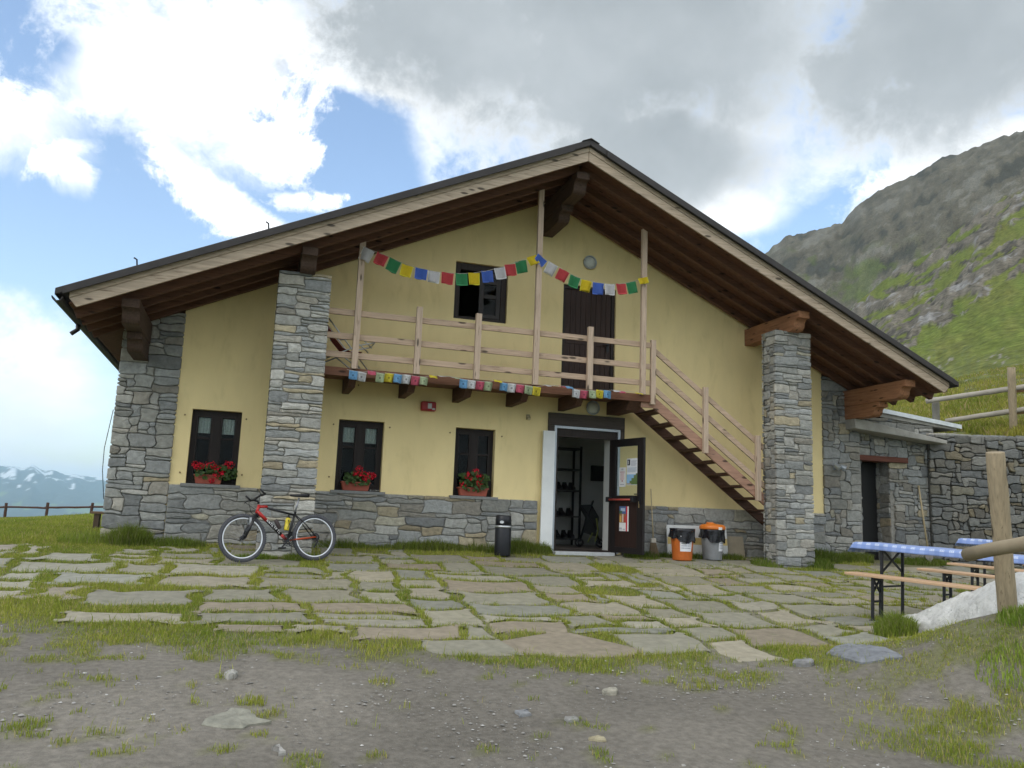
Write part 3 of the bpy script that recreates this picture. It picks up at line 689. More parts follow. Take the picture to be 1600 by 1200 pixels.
# flagstones first: their outlines decide where the grass grows
front = [(-16, -2.6), (-6, -3.4), (-3.2, -4.4), (-2.2, -5.0), (-1.2, -6.05), (.6, -6.5), (1.7, -6.85), (2.1, -7.25), (3.6, -7.45), (5.0, -7.4), (5.9, -7.62), (6.7, -7.3), (7.3, -6.5), (7.7, -6.9), (9.0, -8.0), (10.5, -9.5), (17, -14)]
def front_y(x): return np.interp(x, [p[0] for p in front], [p[1] for p in front])
FS = []
rgf = random.Random(31)
ang = R(-2.0); ca, sa = math.cos(ang), math.sin(ang)
for ring in stone_layout(27, 9.6, .29, .28, 78, wr=(2, 4), jit=.27, ragged=True, hlist=[1, 2, 2, 3, 3]):
    P = np.array(ring)-np.array([9.5, 8.6]); P = np.c_[P[:, 0]*ca-P[:, 1]*sa, P[:, 0]*sa+P[:, 1]*ca]
    c = P.mean(0)
    if c[1] < front_y(c[0])+.02 or c[1] > -.18 or P[:, 0].max() > 15.5: continue
    if P[:, 1].max() > -.05: continue
    if -.9*.66-(c[1]+6.9)*.75 > 9e9: continue
    s = (c[0]-7.2)*.83-(c[1]+7.0)*.56; t_ = -(c[0]-7.3)*.66-(c[1]+6.9)*.75
    if s > -.2 and t_ > -.15: continue
    if any((x0-.06 < c[0] < x1+.06) and (-1.5 < c[1] < -.9) for x0, x1 in ((.25, 1.03), (9.30, 10.08))): continue
    lx = float(sstep(3.0, -2.5, c[0]))
    if rgf.random() < .025+.06*lx+(.12 if c[0] < -4.5 else 0): continue
    P = np.stack([P*.93+np.roll(P, -1, 0)*.07, P*.07+np.roll(P, -1, 0)*.93], 1).reshape(-1, 2); gap = .024+.040*rgf.random()+lx*(.015+.095*rgf.random())+(.03 if rgf.random() < .15 else 0)
    if c[1] > -1.6 and 2 < c[0] < 9: gap *= .6
    P = inset(P, gap)
    A = .5*np.sum(P[:, 0]*np.roll(P[:, 1], -1)-P[:, 1]*np.roll(P[:, 0], -1))
    if A < .02: continue
    FS.append(P)
# a few large slabs at the front edge, as the photo shows
big = [[(2.05, -6.95), (2.7, -7.35), (3.3, -7.42), (3.75, -7.25), (3.45, -6.75), (3.2, -6.35), (2.7, -6.6)]]
bigC = np.array(big[0]).mean(0)
FS = [P for P in FS if np.hypot(*(P.mean(0)-bigC)) > .75]
FS.append(chaikin(np.array(big[0]), 1))
mb = MB(); PAV = [(.25, .235, .175), (.23, .22, .17), (.27, .255, .20), (.225, .225, .185), (.285, .26, .195), (.24, .23, .175), (.25, .215, .16)]
for P in FS:
    K = len(P); c = P.mean(0); h = rgf.uniform(-.002, .016); z0 = float(gz(c[0], c[1])); tx, ty = float(gz(c[0]+.2, c[1])-gz(c[0]-.2, c[1]))/.4+rgf.uniform(-.012, .012), float(gz(c[0], c[1]+.2)-gz(c[0], c[1]-.2))/.4+rgf.uniform(-.012, .012)
    k = rgf.uniform(.90, 1.12); lf = .10*float(sstep(1, -4, c[0])); col = tuple(x*k+lf*.6 for x in rgf.choice(PAV))
    vs = []
    for ins, dz_ in ((0, -.08), (0, h-.010), (.010, h-.002), (.035, h)):
        Q = inset(P, ins) if ins else P
        vs += [(x, y, z0+(x-c[0])*tx+(y-c[1])*ty+dz_+(rgf.uniform(-.002, .002) if dz_ == h else 0)) for x, y in Q]
    vs.append((c[0], c[1], z0+h))
    fs = [(a*K+i, a*K+(i+1) % K, (a+1)*K+(i+1) % K, (a+1)*K+i) for a in range(3) for i in range(K)]+[(3*K+i, 3*K+(i+1) % K, 4*K) for i in range(K)]
    mb.add(vs, fs, col)
M_flag = material('flagstone', attr=True, rough=.88, scale=9, amt=.22, bump=.55, bscale=22, spec=.2, dirt=((.13, .14, .075), 3.1, .60, .80), dist=.01)
tag(mb.build('terrace_paving', M_flag, attr=True), 'flagstone terrace with grass in the joints in front of the lodge', 'terrace', kind='structure')
# occupancy raster of the stones
RS_, RX0, RY0 = .025, -16.0, -14.0
occ = np.zeros((int(15/RS_), int(33/RS_)), bool)
for P in FS:
    x0, y0 = P.min(0); x1, y1 = P.max(0)
    i0, i1 = max(0, int((x0-RX0)/RS_)), min(occ.shape[1]-1, int((x1-RX0)/RS_)+1); j0, j1 = max(0, int((y0-RY0)/RS_)), min(occ.shape[0]-1, int((y1-RY0)/RS_)+1)
    if i1 <= i0 or j1 <= j0: continue
    xx, yy = np.meshgrid(RX0+(np.arange(i0, i1)+.5)*RS_, RY0+(np.arange(j0, j1)+.5)*RS_)
    occ[j0:j1, i0:i1] |= in_poly(xx, yy, P)
def on_stone(x, y):
    i = np.clip(((x-RX0)/RS_).astype(int), 0, occ.shape[1]-1); j = np.clip(((y-RY0)/RS_).astype(int), 0, occ.shape[0]-1); return occ[j, i]
def grass_density(X, Y):
    """0..1: how thickly grass grows here."""
    fy = front_y(X); d = Y-fy                                    # >0 on the terrace
    n = fbm(X*1.3+5, Y*1.3+9, 3, 4); n2 = fbm(X*3.1, Y*3.1, 8, 3)
    terr = sstep(.24, .44, n*.6+n2*.4+.14*sstep(3, -3, X)-.05*sstep(-2.5, -.6, Y)*sstep(2, 4, X))
    fringe = sstep(-.70, -.15, d+(n-.5)*1.1+(n2-.5)*1.1+.25*sstep(2.5, -1.5, X))
    n3 = fbm(X*4.6+31, Y*5.4+7, 12, 3)
    dirt = .8*sstep(.62, .72, n3*.8+n*.2+.14*sstep(-1.7, -.2, d)+.13*sstep(2.0, -1.5, X)-.06)
    left = sstep(-2.0, -3.2, X+(n-.5)*1.6+.42*(Y+6.0))*sstep(-7.9, -6.2, Y+(n2-.5)*1.4)
    right = sstep(.44, .58, n*.35+n2*.65+.05)*sstep(-1.2, .1, (X-7.2)*.83-(Y+7.0)*.56+.25)*sstep(-7.0, -7.5, Y)
    out = np.where(d > 0, np.maximum(terr, .35), np.maximum(fringe*.95, dirt))
    out = np.maximum(out, left); out = np.maximum(out, right)
    far = (X < -2.3) & (Y > -.4)
    out = np.where(far, np.maximum(out, .8), out)
    return np.clip(out, 0, 1)
near = (GX > -16.5) & (GX < 17.5) & (GY > -14.5) & (GY < 3.2)
GZ = GZ+np.where(near, (fbm(GX*1.7, GY*1.7, 4, 4)-.5)*.05*sstep(.1, -.6, GY-front_y(GX))+(fbm(GX*3.5, GY*3.5, 5, 3)-.5)*.030-.012, -.012)
gd = grass_density(GX, GY); gd = np.where(near, gd, .95)
soil_n = fbm(GX*.7, GY*.7, 21, 4)[..., None]
dirtc = np.array([.188, .172, .145])*(.66+.68*soil_n); mead = np.array([.13, .155, .042])*(.8+.4*soil_n); mossy = np.array([.15, .155, .06])*(.8+.4*soil_n)
terr_m = (sstep(-.2, .15, GY-front_y(GX))*sstep(.1, .0, GY))[..., None]
gc = dirtc*(1-gd[..., None]*.75)+mossy*gd[..., None]*.75
gc = np.where((near[..., None]) & ~((GX < -2.3) & (GY > -.2))[..., None], gc*(1-.0*terr_m), mead)
lowland = sstep(-30, -150, GZ)[..., None]; gc = gc*(1-lowland)+np.array([.07, .10, .05])*lowland
ny_, nx_ = GX.shape; idx = np.arange(ny_*nx_).reshape(ny_, nx_)
quads = np.stack([idx[:-1, :-1], idx[:-1, 1:], idx[1:, 1:], idx[1:, :-1]], -1).reshape(-1, 4)
M_ground = material('ground_soil', attr=True, rough=.95, scale=18, amt=.30, bump=1.0, bscale=55, spec=.15, dirt=((.24, .23, .21), 75, .62, .72), dist=.014)
g = raw_mesh('ground', np.c_[GX.ravel(), GY.ravel(), GZ.ravel()], [quads], M_ground, gc.reshape(-1, 3), True)
tag(g, 'grey gravelly dirt ground with worn grass patches', 'ground', kind='structure')

# ------------------------------------------------------------------ grass
def blades(x, y, z, length, width, lean, col, name, label):
    n = len(x); a = RNG.uniform(0, 2*np.pi, n); b = RNG.uniform(0, 2*np.pi, n)
    wx, wy = np.cos(a)*width/2, np.sin(a)*width/2; lx, ly = np.cos(b)*lean*length, np.sin(b)*lean*length
    V = np.empty((n, 5, 3), np.float32)
    V[:, 0] = np.c_[x-wx, y-wy, z-.012]; V[:, 1] = np.c_[x+wx, y+wy, z-.012]
    V[:, 2] = np.c_[x+lx*.35+wx*.8, y+ly*.35+wy*.8, z+length*.6]; V[:, 3] = np.c_[x+lx*.35-wx*.8, y+ly*.35-wy*.8, z+length*.6]
    V[:, 4] = np.c_[x+lx, y+ly, z+length*np.sqrt(np.clip(1-lean**2*.6, .2, 1))]
    i = np.arange(n)[:, None]*5
    q = (i+np.array([[0, 1, 2, 3]])).astype(np.int32); t = (i+np.array([[3, 2, 4]])).astype(np.int32)
    o = raw_mesh(name, V.reshape(-1, 3), [q, t], material('grass_blade', attr=True, rough=.7, amt=.1, bump=0, translucent=.35, spec=.2), np.repeat(col, 5, 0))
    return tag(o, label, 'grass', kind='stuff')
def gcol(n, x, y):
    t = RNG.random(n)[:, None]; m_ = fbm(x*.9, y*.9, 40, 3)[:, None]
    g1, g2, g3 = np.array([.20, .265, .034]), np.array([.37, .385, .065]), np.array([.46, .39, .16])
    k = np.clip(t*.55+m_*1.5-.60, 0, 1)
    c = g1*(1-k)+g2*k; dry = (RNG.random(n) < .14)[:, None]
    return np.where(dry, g3*(.7+.5*t), c*(.8+.4*RNG.random(n)[:, None]))
N = 1500000
x = RNG.uniform(-9, 12, N); y = RNG.uniform(-11.8, -.02, N)
keep = RNG.random(N) < grass_density(x, y)*np.clip((fbm(x*6, y*6, 50, 4)-.26)*3.2+.5*sstep(3, -2, x), .06, 1)*np.clip(fbm(x*1.6, y*1.6, 51, 3)*2.2-.05+.3*sstep(2, -2, x), .3, 1)
keep &= ~on_stone(x, y) & ~((x > 5.3) & (x < 6.9) & (y > -.6)) & (RNG.random(N) < np.where(y > -1.2, .8, 1.0))
vis = (np.abs(np.degrees(np.arctan2(x, y+14.5))-17.5) < 36)
keep &= vis
x, y = x[keep], y[keep]; n = len(x)
L = RNG.uniform(.015, .055, n)*(1+1.3*(RNG.random(n) > .95))*(.65+.8*fbm(x*2.2, y*2.2, 60, 3))*np.where(y < front_y(x)-.3, .8, 1.0)
tg = blades(x, y, gz(x, y)-.008, L, RNG.uniform(.003, .0065, n), RNG.uniform(.2, .95, n), gcol(n, x, y), 'terrace_grass', 'short yellow-green grass in the joints and patches of the terrace')
# taller growth along the walls, at the boulder and on the far meadow
spots = []
def clump(cx, cy, rx, ry, n, l0, l1, dark=1.0): spots.append((cx, cy, rx, ry, n, l0, l1, dark))
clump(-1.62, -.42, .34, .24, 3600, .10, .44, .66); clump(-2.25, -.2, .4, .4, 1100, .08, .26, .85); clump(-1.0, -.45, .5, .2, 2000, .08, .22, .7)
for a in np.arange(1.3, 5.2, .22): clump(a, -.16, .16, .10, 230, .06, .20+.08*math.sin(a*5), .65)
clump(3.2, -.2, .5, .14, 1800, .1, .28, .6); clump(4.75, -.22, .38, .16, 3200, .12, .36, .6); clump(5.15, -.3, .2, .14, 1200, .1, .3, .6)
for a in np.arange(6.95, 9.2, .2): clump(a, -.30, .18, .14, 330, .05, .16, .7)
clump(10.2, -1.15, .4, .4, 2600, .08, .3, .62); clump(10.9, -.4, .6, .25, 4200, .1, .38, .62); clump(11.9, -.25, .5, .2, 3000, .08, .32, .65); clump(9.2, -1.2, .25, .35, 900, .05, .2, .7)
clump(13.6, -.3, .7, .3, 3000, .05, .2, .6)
clump(6.72, -7.08, .24, .17, 2600, .10, .32, .85); clump(7.0, -7.35, .16, .12, 400, .05, .12, .9); clump(6.6, -8.75, .22, .2, 700, .05, .14, 1); clump(6.0, -9.2, .35, .3, 700, .04, .11, 1.1)
clump(.25, -1.6, .3, .15, 900, .04, .12, .8); clump(.9, -1.62, .3, .15, 900, .04, .16, .8)
xs_, ys_, ls_, cs_ = [], [], [], []
for cx, cy, rx, ry, n, l0, l1, dk in spots:
    a = RNG.uniform(0, 2*np.pi, n); r_ = np.sqrt(RNG.random(n)); xx, yy = cx+rx*r_*np.cos(a), np.minimum(cy+ry*r_*np.sin(a), -.085 if cx > -1.9 else 99)
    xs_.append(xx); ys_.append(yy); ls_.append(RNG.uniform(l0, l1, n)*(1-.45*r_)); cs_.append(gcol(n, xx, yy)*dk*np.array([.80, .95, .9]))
x, y = np.concatenate(xs_), np.concatenate(ys_); n = len(x)
blades(x, y, gz(x, y), np.concatenate(ls_), RNG.uniform(.005, .010, n), RNG.uniform(.1, .6, n), np.concatenate(cs_), 'tall_grass', 'taller dark green grass growing along the walls and beside the white boulder')
n = 260000
x = RNG.uniform(-22, -1.9, n); y = 38-38.5*np.sqrt(RNG.random(n)); k = (np.degrees(np.arctan2(x, y+14.5)) > -20) & ~((x > -2.1) & (y > -.1)) & ~((x > -3) & on_stone(x, np.minimum(y, .9)) & (y < .9))
x, y = x[k], y[k]; n = len(x); dd = y+14.5
blades(x, y, gz(x, y)-.01, RNG.uniform(.04, .13, n)*(.7+.6*fbm(x, y, 70, 2))*np.where(y > 28, 1.7, 1), .004+.0004*dd, RNG.uniform(.2, .8, n), gcol(n, x, y), 'meadow_grass', 'green meadow grass left of the lodge')
# pebbles scattered over the dirt
def pebbles(n, name, smin, smax):
    x = RNG.uniform(-4.5, 8.0, n); y = RNG.uniform(-12, -5.8, n)
    k = (y < front_y(x)-.05) & ~on_stone(x, y) & (RNG.random(n) < np.clip(fbm(x*1.1, y*1.1, 80, 4)*2.6-.75, .30, 1)); x, y = x[k], y[k]; n = len(x)
    s = smin+(smax-smin)*RNG.random(n)**9; z = gz(x, y)
    base = np.array([[1,0,0],[.5,.87,0],[-.5,.87,0],[-1,0,0],[-.5,-.87,0],[.5,-.87,0],[.45,.3,.75],[-.45,.3,.75],[0,-.5,.75]], float)
    faces = [(0,1,6),(1,2,7),(1,7,6),(2,3,7),(3,4,8),(3,8,7),(4,5,8),(5,0,6),(5,6,8),(6,7,8)]
    V = base[None]*(RNG.uniform(.65, 1.35, (n, 9, 3)))*np.stack([s, s*RNG.uniform(.5, 1, n), s*RNG.uniform(.25, .6, n)], 1)[:, None]
    a = RNG.uniform(0, 2*np.pi, n); ca_, sa_ = np.cos(a)[:, None], np.sin(a)[:, None]
    V = np.stack([V[..., 0]*ca_-V[..., 1]*sa_+x[:, None], V[..., 0]*sa_+V[..., 1]*ca_+y[:, None], V[..., 2]+z[:, None]-.012], -1)
    q = (np.arange(n)[:, None, None]*9+np.array(faces)[None]).reshape(-1, 3).astype(np.int32)
    c = np.array([.25, .24, .22])*RNG.uniform(.6, 1.35, (n, 1))+np.where(RNG.random((n, 1)) < .14, .16, 0)
    o = raw_mesh(name, V.reshape(-1, 3), [q], material('pebble', attr=True, rough=.9, amt=.2, bump=.3, bscale=60), np.repeat(c, 9, 0), False)
    return tag(o, 'small pale pebbles scattered over the dirt forecourt', 'gravel', kind='stuff')
pebbles(75000, 'gravel', .0025, .017)

# ------------------------------------------------------------------ loose rocks and the white boulder
M_rock = material('loose_rock', attr=True, rough=.9, scale=10, amt=.35, bump=.8, bscale=25, dist=.015)
def rock(poly, thick, col, name, label, cat='rock', sub=True, seed=0, mat=None, zfun=None, group=None, lift=0.0):
    """poly: outline in X, Y; a slab-like stone with rough facets resting on the ground."""
    rg = random.Random(seed); P = np.array(poly, float); c = P.mean(0)
    P = np.stack([P*.9+np.roll(P, -1, 0)*.1, P*.5+np.roll(P, -1, 0)*.5+np.array([[rg.uniform(-.03, .03), rg.uniform(-.03, .03)] for _ in P])], 1).reshape(-1, 2); K = len(P); z0 = float(gz(c[0], c[1]))+lift
    mb = MB(); vs = []; lay = ((1.0, -.06), (1.03, thick*.3), (.93, thick*.8), (.62, thick), (.28, thick*1.05))
    for s_, dz_ in lay:
        for x_, y_ in P:
            qx, qy = c[0]+(x_-c[0])*s_*rg.uniform(.95, 1.05), c[1]+(y_-c[1])*s_*rg.uniform(.95, 1.05)
            vs.append((qx-c[0], qy-c[1], float(gz(qx, qy))-z0+lift+dz_*rg.uniform(.75, 1.2)))
    vs.append((0, 0, thick*1.02)); n_ = len(lay)
    fs = [(a*K+i, a*K+(i+1) % K, (a+1)*K+(i+1) % K, (a+1)*K+i) for a in range(n_-1) for i in range(K)]+[((n_-1)*K+i, (n_-1)*K+(i+1) % K, n_*K) for i in range(K)]
    mb.add(vs, fs, col); o = mb.build(name, mat or M_rock, attr=True); o.location = (c[0], c[1], z0)
    return tag(o, label, cat, group)
def gpx(px, py, bump=0.0):
    d = ray(px, py); t = (.082*CAM[1]-CAM[2])/(d[2]-.082*d[1]); p = CAM+d*t
    for _ in range(12): 
        t += (float(gz(p[0], p[1]))-p[2])/d[2]*.8; p = CAM+d*t
    return p[:2]
rock([gpx(*p) for p in ((312, 1135), (345, 1117), (358, 1108), (378, 1107), (396, 1118), (424, 1127), (392, 1132), (358, 1140))], .018, (.24, .235, .19), 'flat_rock', 'pale jagged rock poking flat out of the dirt below the bicycle', seed=1)
rock([gpx(*p) for p in ((1290, 1024), (1315, 1014), (1360, 1012), (1412, 1026), (1395, 1034), (1352, 1038))], .04, (.19, .20, .215), 'flat_rock', 'blue-grey slate slab lying at the terrace edge in front of the white boulder', seed=2)
rock([gpx(*p) for p in ((920, 1156), (928, 1153), (945, 1154), (940, 1158))], .02, (.34, .30, .20), 'flat_rock', 'small ochre stone in the middle of the dirt forecourt', seed=3)
rock([gpx(*p) for p in ((424, 1172), (435, 1167), (448, 1178), (436, 1181))], .025, (.30, .29, .27), 'flat_rock', 'small grey stone near the lower edge, below the jagged rock', seed=4)
rock([gpx(*p) for p in ((355, 1053), (368, 1051), (367, 1058), (357, 1059))], .03, (.36, .35, .32), 'flat_rock', 'small pale stone among grass tufts above the jagged rock', seed=5)
rock([gpx(*p) for p in ((940, 1079), (962, 1075), (965, 1081), (945, 1084))], .018, (.33, .31, .25), 'flat_rock', 'light flat stone in the dirt below the biggest flagstone', seed=6)
rock([gpx(*p) for p in ((1240, 1034), (1265, 1032), (1270, 1037), (1245, 1038))], .03, (.21, .21, .21), 'flat_rock', 'thin grey stone in the dirt left of the slate slab', seed=7)
rock([(6.02, -9.35), (6.22, -9.28), (6.36, -9.42), (6.26, -9.56), (6.06, -9.52)], .07, (.27, .26, .23), 'flat_rock', 'rounded grey stone on the grassy bank below the fence post', seed=8)
rock([gpx(*p) for p in ((802, 1112), (825, 1108), (832, 1116), (812, 1120))], .012, (.22, .225, .23), 'flat_rock', 'flush blue-grey stone in the centre of the dirt forecourt', seed=9)
rock([gpx(*p) for p in ((880, 1124), (900, 1121), (905, 1127), (888, 1130))], .02, (.26, .255, .24), 'flat_rock', 'grey stone just right of the flush blue-grey stone', seed=10)

bpts_up = [(1380, 974, 9.45), (1415, 961, 9.2), (1450, 949, 9.0), (1490, 934, 8.9), (1525, 919, 8.7), (1562, 906, 8.5), (1605, 891, 8.3), (1660, 872, 8.1)]
mb = MB(); rows_ = []
NS, NV = 110, 44
def interp(pts, t):
    A = np.array([at(*p) for p in pts]); s = np.linspace(0, 1, len(A)); return np.array([np.interp(t, s, A[:, k]) for k in range(3)]).T
tt = np.linspace(0, 1, NS); U_, L_ = interp(bpts_up, tt), interp(bpts_lo, tt)
back = U_+np.array([.35, .22, -.55]); under = L_+np.array([.05, .0, -.35])
prof_ = []
for k in range(NV+1):
    v_ = k/NV; p = L_*(1-v_)+U_*v_
    crest = np.exp(-((v_-.45)/.22)**2)*.10*np.clip(tt*4, 0, 1)*np.clip((1-tt)*4+.3, 0, 1)
    nrm = np.array([-.45, -.55, .70]); p = p+nrm*(crest[:, None]+((fbm(tt*9, v_*4+0*tt, 90, 4)-.5)*.09*np.clip(tt*6, .15, 1)+((fbm(tt*26, v_*13+0*tt, 91, 4)-.5)*.05))[:, None])
    prof_.append(p)
allr = np.stack([under]+prof_+[back], 0); RN, CN_ = allr.shape[:2]
bi = np.arange(RN*CN_).reshape(RN, CN_)
bq = np.stack([bi[:-1, :-1], bi[:-1, 1:], bi[1:, 1:], bi[1:, :-1]], -1).reshape(-1, 4)
bo = np.array([7.2, -7.6, -.3])
extra = [np.r_[bi[:, 0], bi[0, 0]][:-1][None].astype(np.int32), bi[:, -1][::-1][None].astype(np.int32), np.stack([bi[0, 1:], bi[0, :-1], bi[-1, :-1], bi[-1, 1:]], -1)]
M_bould = material('white_boulder', (.56, .56, .535), .92, scale=5, amt=.22, bump=1.0, bscale=22, dirt=((.16, .17, .16), 9.0, .62, .72), dist=.03)
bo_o = raw_mesh('boulder', allr.reshape(-1, 3)-bo, [bq]+extra, M_bould, None, True); bo_o.location = bo
tag(bo_o, 'large whitish boulder sloping up to the fence post at the terrace edge', 'boulder')

# ------------------------------------------------------------------ fences
LOG = material('weathered_log', (.30, .245, .165), .85, scale=2.0, amt=.30, bump=.6, bscale=6, stretch=(1, 1, 1), dirt=((.16, .13, .09), 4, .55, .75))
LOGZ = wood('log_wood', (.31, .25, .165), 'z', amt=.3)
def log(a, b, r, n=12, wob=.004, seed=0):
    rg = random.Random(seed); a, b = Vector(a), Vector(b); k = 9
    mb = MB(); mb.tube([a+(b-a)*i/(k-1)+Vector((rg.uniform(-wob, wob), rg.uniform(-wob, wob), rg.uniform(-wob, wob))) for i in range(k)], [r*rg.uniform(.95, 1.05) for i in range(k)], n); return mb
pb_ = at(1575, 948, 7.6); pt_ = at(1555, 706, 7.6); pb_[2] = float(gz(pb_[0], pb_[1]))-.15
nf = thing('wooden_fence', 'log fence in front with one thick upright post standing behind the white boulder', 'fence', tuple(pb_), group=None)
PV = Vector(pb_)
log((0, 0, 0), Vector(pt_)-PV, .083, 14, .002, 1).build('post', LOGZ, nf, smooth=True, bevel=.01)
ra, rb = Vector(at(1512, 866, 7.42)), Vector(at(1640, 842, 6.3)); log(ra-PV, rb-PV+(rb-ra)*1.2, .060, 12, .004, 2).build('rail', LOG, nf, smooth=True)
end = ra+(rb-ra)*2.15; ez = float(gz(end.x, end.y))
log(Vector((end.x, end.y, ez-.2))-PV, Vector((end.x, end.y, end.z+.35))-PV, .083, 14, .002, 3).build('post', LOGZ, nf, smooth=True)
uf = thing('wooden_fence', 'log fence on the grassy slope above the stone retaining wall', 'fence', tuple(at(1583, 668, 19.2)))
UV = Vector(at(1583, 668, 19.2))
log(Vector(at(1585, 705, 19.2))-UV, Vector(at(1580, 574, 19.2))-UV, .085, 12, .003, 4).build('post', LOGZ, uf, smooth=True)
log(Vector(at(1463, 690, 20.4))-UV, Vector(at(1462, 620, 20.4))-UV, .085, 12, .003, 5).build('post', material('grey_log', (.22, .21, .18), .9, bump=.4), uf, smooth=True)
GR = material('grey_rail', (.34, .31, .26), .85, scale=3, amt=.2, bump=.4, bscale=10)
for (a, b) in (((1447, 627, 20.3), (1610, 603, 19.0)), ((1478, 658, 20.1), (1610, 638, 19.0))):
    A_, B_ = Vector(at(*a)), Vector(at(*b)); log(A_-UV, B_-UV, .062, 10, .006, 6).build('rail', GR, uf, smooth=True)
for (a, b) in (((1577, 611, 19.35), (1700, 600, 18.4)), ((1577, 645, 19.35), (1700, 634, 18.4))):
    A_, B_ = Vector(at(*a)), Vector(at(*b)); log(A_-UV, B_-UV, .055, 10, .006, 7).build('rail', material('tan_rail', (.40, .25, .15), .85, bump=.3), uf, smooth=True)
ff = thing('wooden_fence', 'low brown post and rail fence at the edge of the meadow far left', 'fence', tuple(at(72, 812, 42)))
FV = Vector(at(72, 812, 42)); FM = material('brown_log', (.085, .045, .035), .85, amt=.3, bump=.3)
fp = [(-58, 823, 787), (8, 818, 786), (73, 812, 785.5), (143, 806, 786), (215, 802, 783), (290, 798, 780)]
for i, (px, pb2, ptp) in enumerate(fp):
    b_ = Vector(at(px-2, pb2+2, 42)); t_ = Vector(at(px+2, ptp, 42)); b_.z = min(b_.z, float(gz(b_.x, b_.y)))-.1
    log(b_-FV, t_-FV, .07, 8, .004, 20+i).build('post', FM, ff)
    if i:
        q = fp[i-1]
        for off in (7, 24):
            A_, B_ = Vector(at(q[0]-3, q[2]+off+(.8 if i % 2 else -1), 42)), Vector(at(px+3, ptp+off+(-.5 if i % 2 else 1.2), 42)); log(A_-FV, B_-FV, .05, 8, .01, 30+i).build('rail', FM, ff)
# little bench behind the left corner
bp = at(146, 818, 17.5); 
lb = thing('garden_bench', 'low rough wooden bench in the grass behind the left house corner', 'bench', (bp[0], bp[1], float(gz(bp[0], bp[1]))))
a = MB(); a.box((-.05, -.15, .34), (.9, .15, .39)); a.build('seat', wood('old_seat', (.20, .13, .085), 'x'), lb, bevel=.006)
for xx in (.06, .75):
    a = MB(); a.box((xx-.05, -.12, -.05), (xx+.05, .12, .338)); a.build('leg', wood('old_leg', (.10, .07, .05), 'z'), lb)

# ------------------------------------------------------------------ beer tables, benches, cloths
DIRT_ = math.atan2(-.94, .34)+math.pi/2                           # long axis: local -Y runs towards the camera
TILT = math.atan(.037)
TOPW = material('varnished_pine', (.50, .33, .20), .6, scale=2, amt=.2, bump=.15, bscale=5, stretch=(14, 1, 14))
def trestle(name, label, cat, loc, L_, W_, H_, group):
    x_, y_ = CAM[0]+(loc[0]-CAM[0])*.935, CAM[1]+(loc[1]-CAM[1])*.935
    t = thing(name, label, cat, (x_, y_, float(gz(x_, y_))+.004), (TILT, 0, DIRT_), group); t.scale = (1.10, 1.10, 1.12)
    a = MB(); n_ = 3 if W_ > .4 else 2
    for i in range(n_): a.box((-W_/2+i*W_/n_, -L_, H_-.028), (-W_/2+(i+1)*W_/n_-.003, 0, H_))
    a.build('tabletop' if W_ > .4 else 'seat', TOPW, t, bevel=.006)
    for y in (-.30, -L_+.30):
        for sx in (-1, 1):
            l = MB(); x_ = sx*(W_/2-.05); l.box((x_-.012, y-.015, .0), (x_+.012, y+.015, H_-.03)); l.box((x_-.03, y-.024, .0), (x_+.03, y+.024, .012)); l.build('leg', M_steel, t, bevel=.003)
        b = MB(); b.beam((-W_/2+.05, y, H_-.045), (W_/2-.05, y, H_-.045), .03, .03); b.beam((-W_/2+.05, y, H_*.42), (W_/2-.05, y, H_*.42), .012, .02)
        b.beam((-W_/2+.06, y, H_*.62), (W_/2-.08, y+.0, H_-.06), .014, .02); b.beam((W_/2-.06, y+.004, H_*.62), (-W_/2+.08, y+.004, H_-.06), .014, .02); b.build('leg_frame', M_steel, t)
    return t
def gl(x_, y_): return (x_, y_, float(gz(x_, y_))+.004)
GT, GB = 'folding beer tables on the terrace', 'folding beer benches on the terrace'
T1 = trestle('folding_table', 'folding table with black steel legs nearest the camera under a blue checked cloth', 'table', gl(8.05, -5.10), 2.2, .55, .77, GT)
T2 = trestle('folding_table', 'second folding table, farther back beside the retaining wall under a blue checked cloth', 'table', gl(11.35, -3.62), 2.2, .55, .77, GT)
trestle('folding_bench', 'folding bench nearest the camera, on the house side of the front table', 'bench', gl(7.52, -5.42), 2.2, .26, .47, GB)
trestle('folding_bench', 'folding bench on the far side of the front table', 'bench', gl(9.26, -4.80), 2.2, .26, .47, GB)
trestle('folding_bench', 'folding bench in front of the second table farther back', 'bench', gl(10.62, -3.98), 2.2, .26, .47, GB)
trestle('folding_bench', 'folding bench behind the second table, half hidden by the fence post', 'bench', gl(12.25, -3.90), 2.2, .26, .47, GB)
def check_mat():
    if 'check_cloth' in MATS: return MATS['check_cloth']
    mt = bpy.data.materials.new('check_cloth'); mt.use_nodes = True; t = NT(mt.node_tree); bs = t.n['Principled BSDF']
    tcn = t.new('ShaderNodeTexCoord'); sp = t.new('ShaderNodeSeparateXYZ'); t.link(tcn.outputs['UV'], sp.inputs[0])
    def stripe(s_, per, duty): 
        m_ = t.math('FRACT', t.math('MULTIPLY', s_, 1/per)); return t.math('LESS_THAN', m_, duty)
    sx, sy = stripe(sp.outputs[0], .10, .5), stripe(sp.outputs[1], .10, .5)
    fx, fy = stripe(sp.outputs[0], .0186, .4), stripe(sp.outputs[1], .0186, .4)
    both = t.math('MULTIPLY', t.math('ADD', sx, sy), .5)
    c = t.mix(both, (.18, .27, .56), (.26, .35, .62))
    wl_ = t.math('MULTIPLY', t.math('MULTIPLY', sx, sy), t.math('MAXIMUM', fx, fy)); c = t.mix(t.math('MULTIPLY', wl_, .75), c, (.60, .67, .80))
    t.link(c, bs.inputs['Base Color']); bs.inputs['Roughness'].default_value = .45; MATS['check_cloth'] = mt; return mt
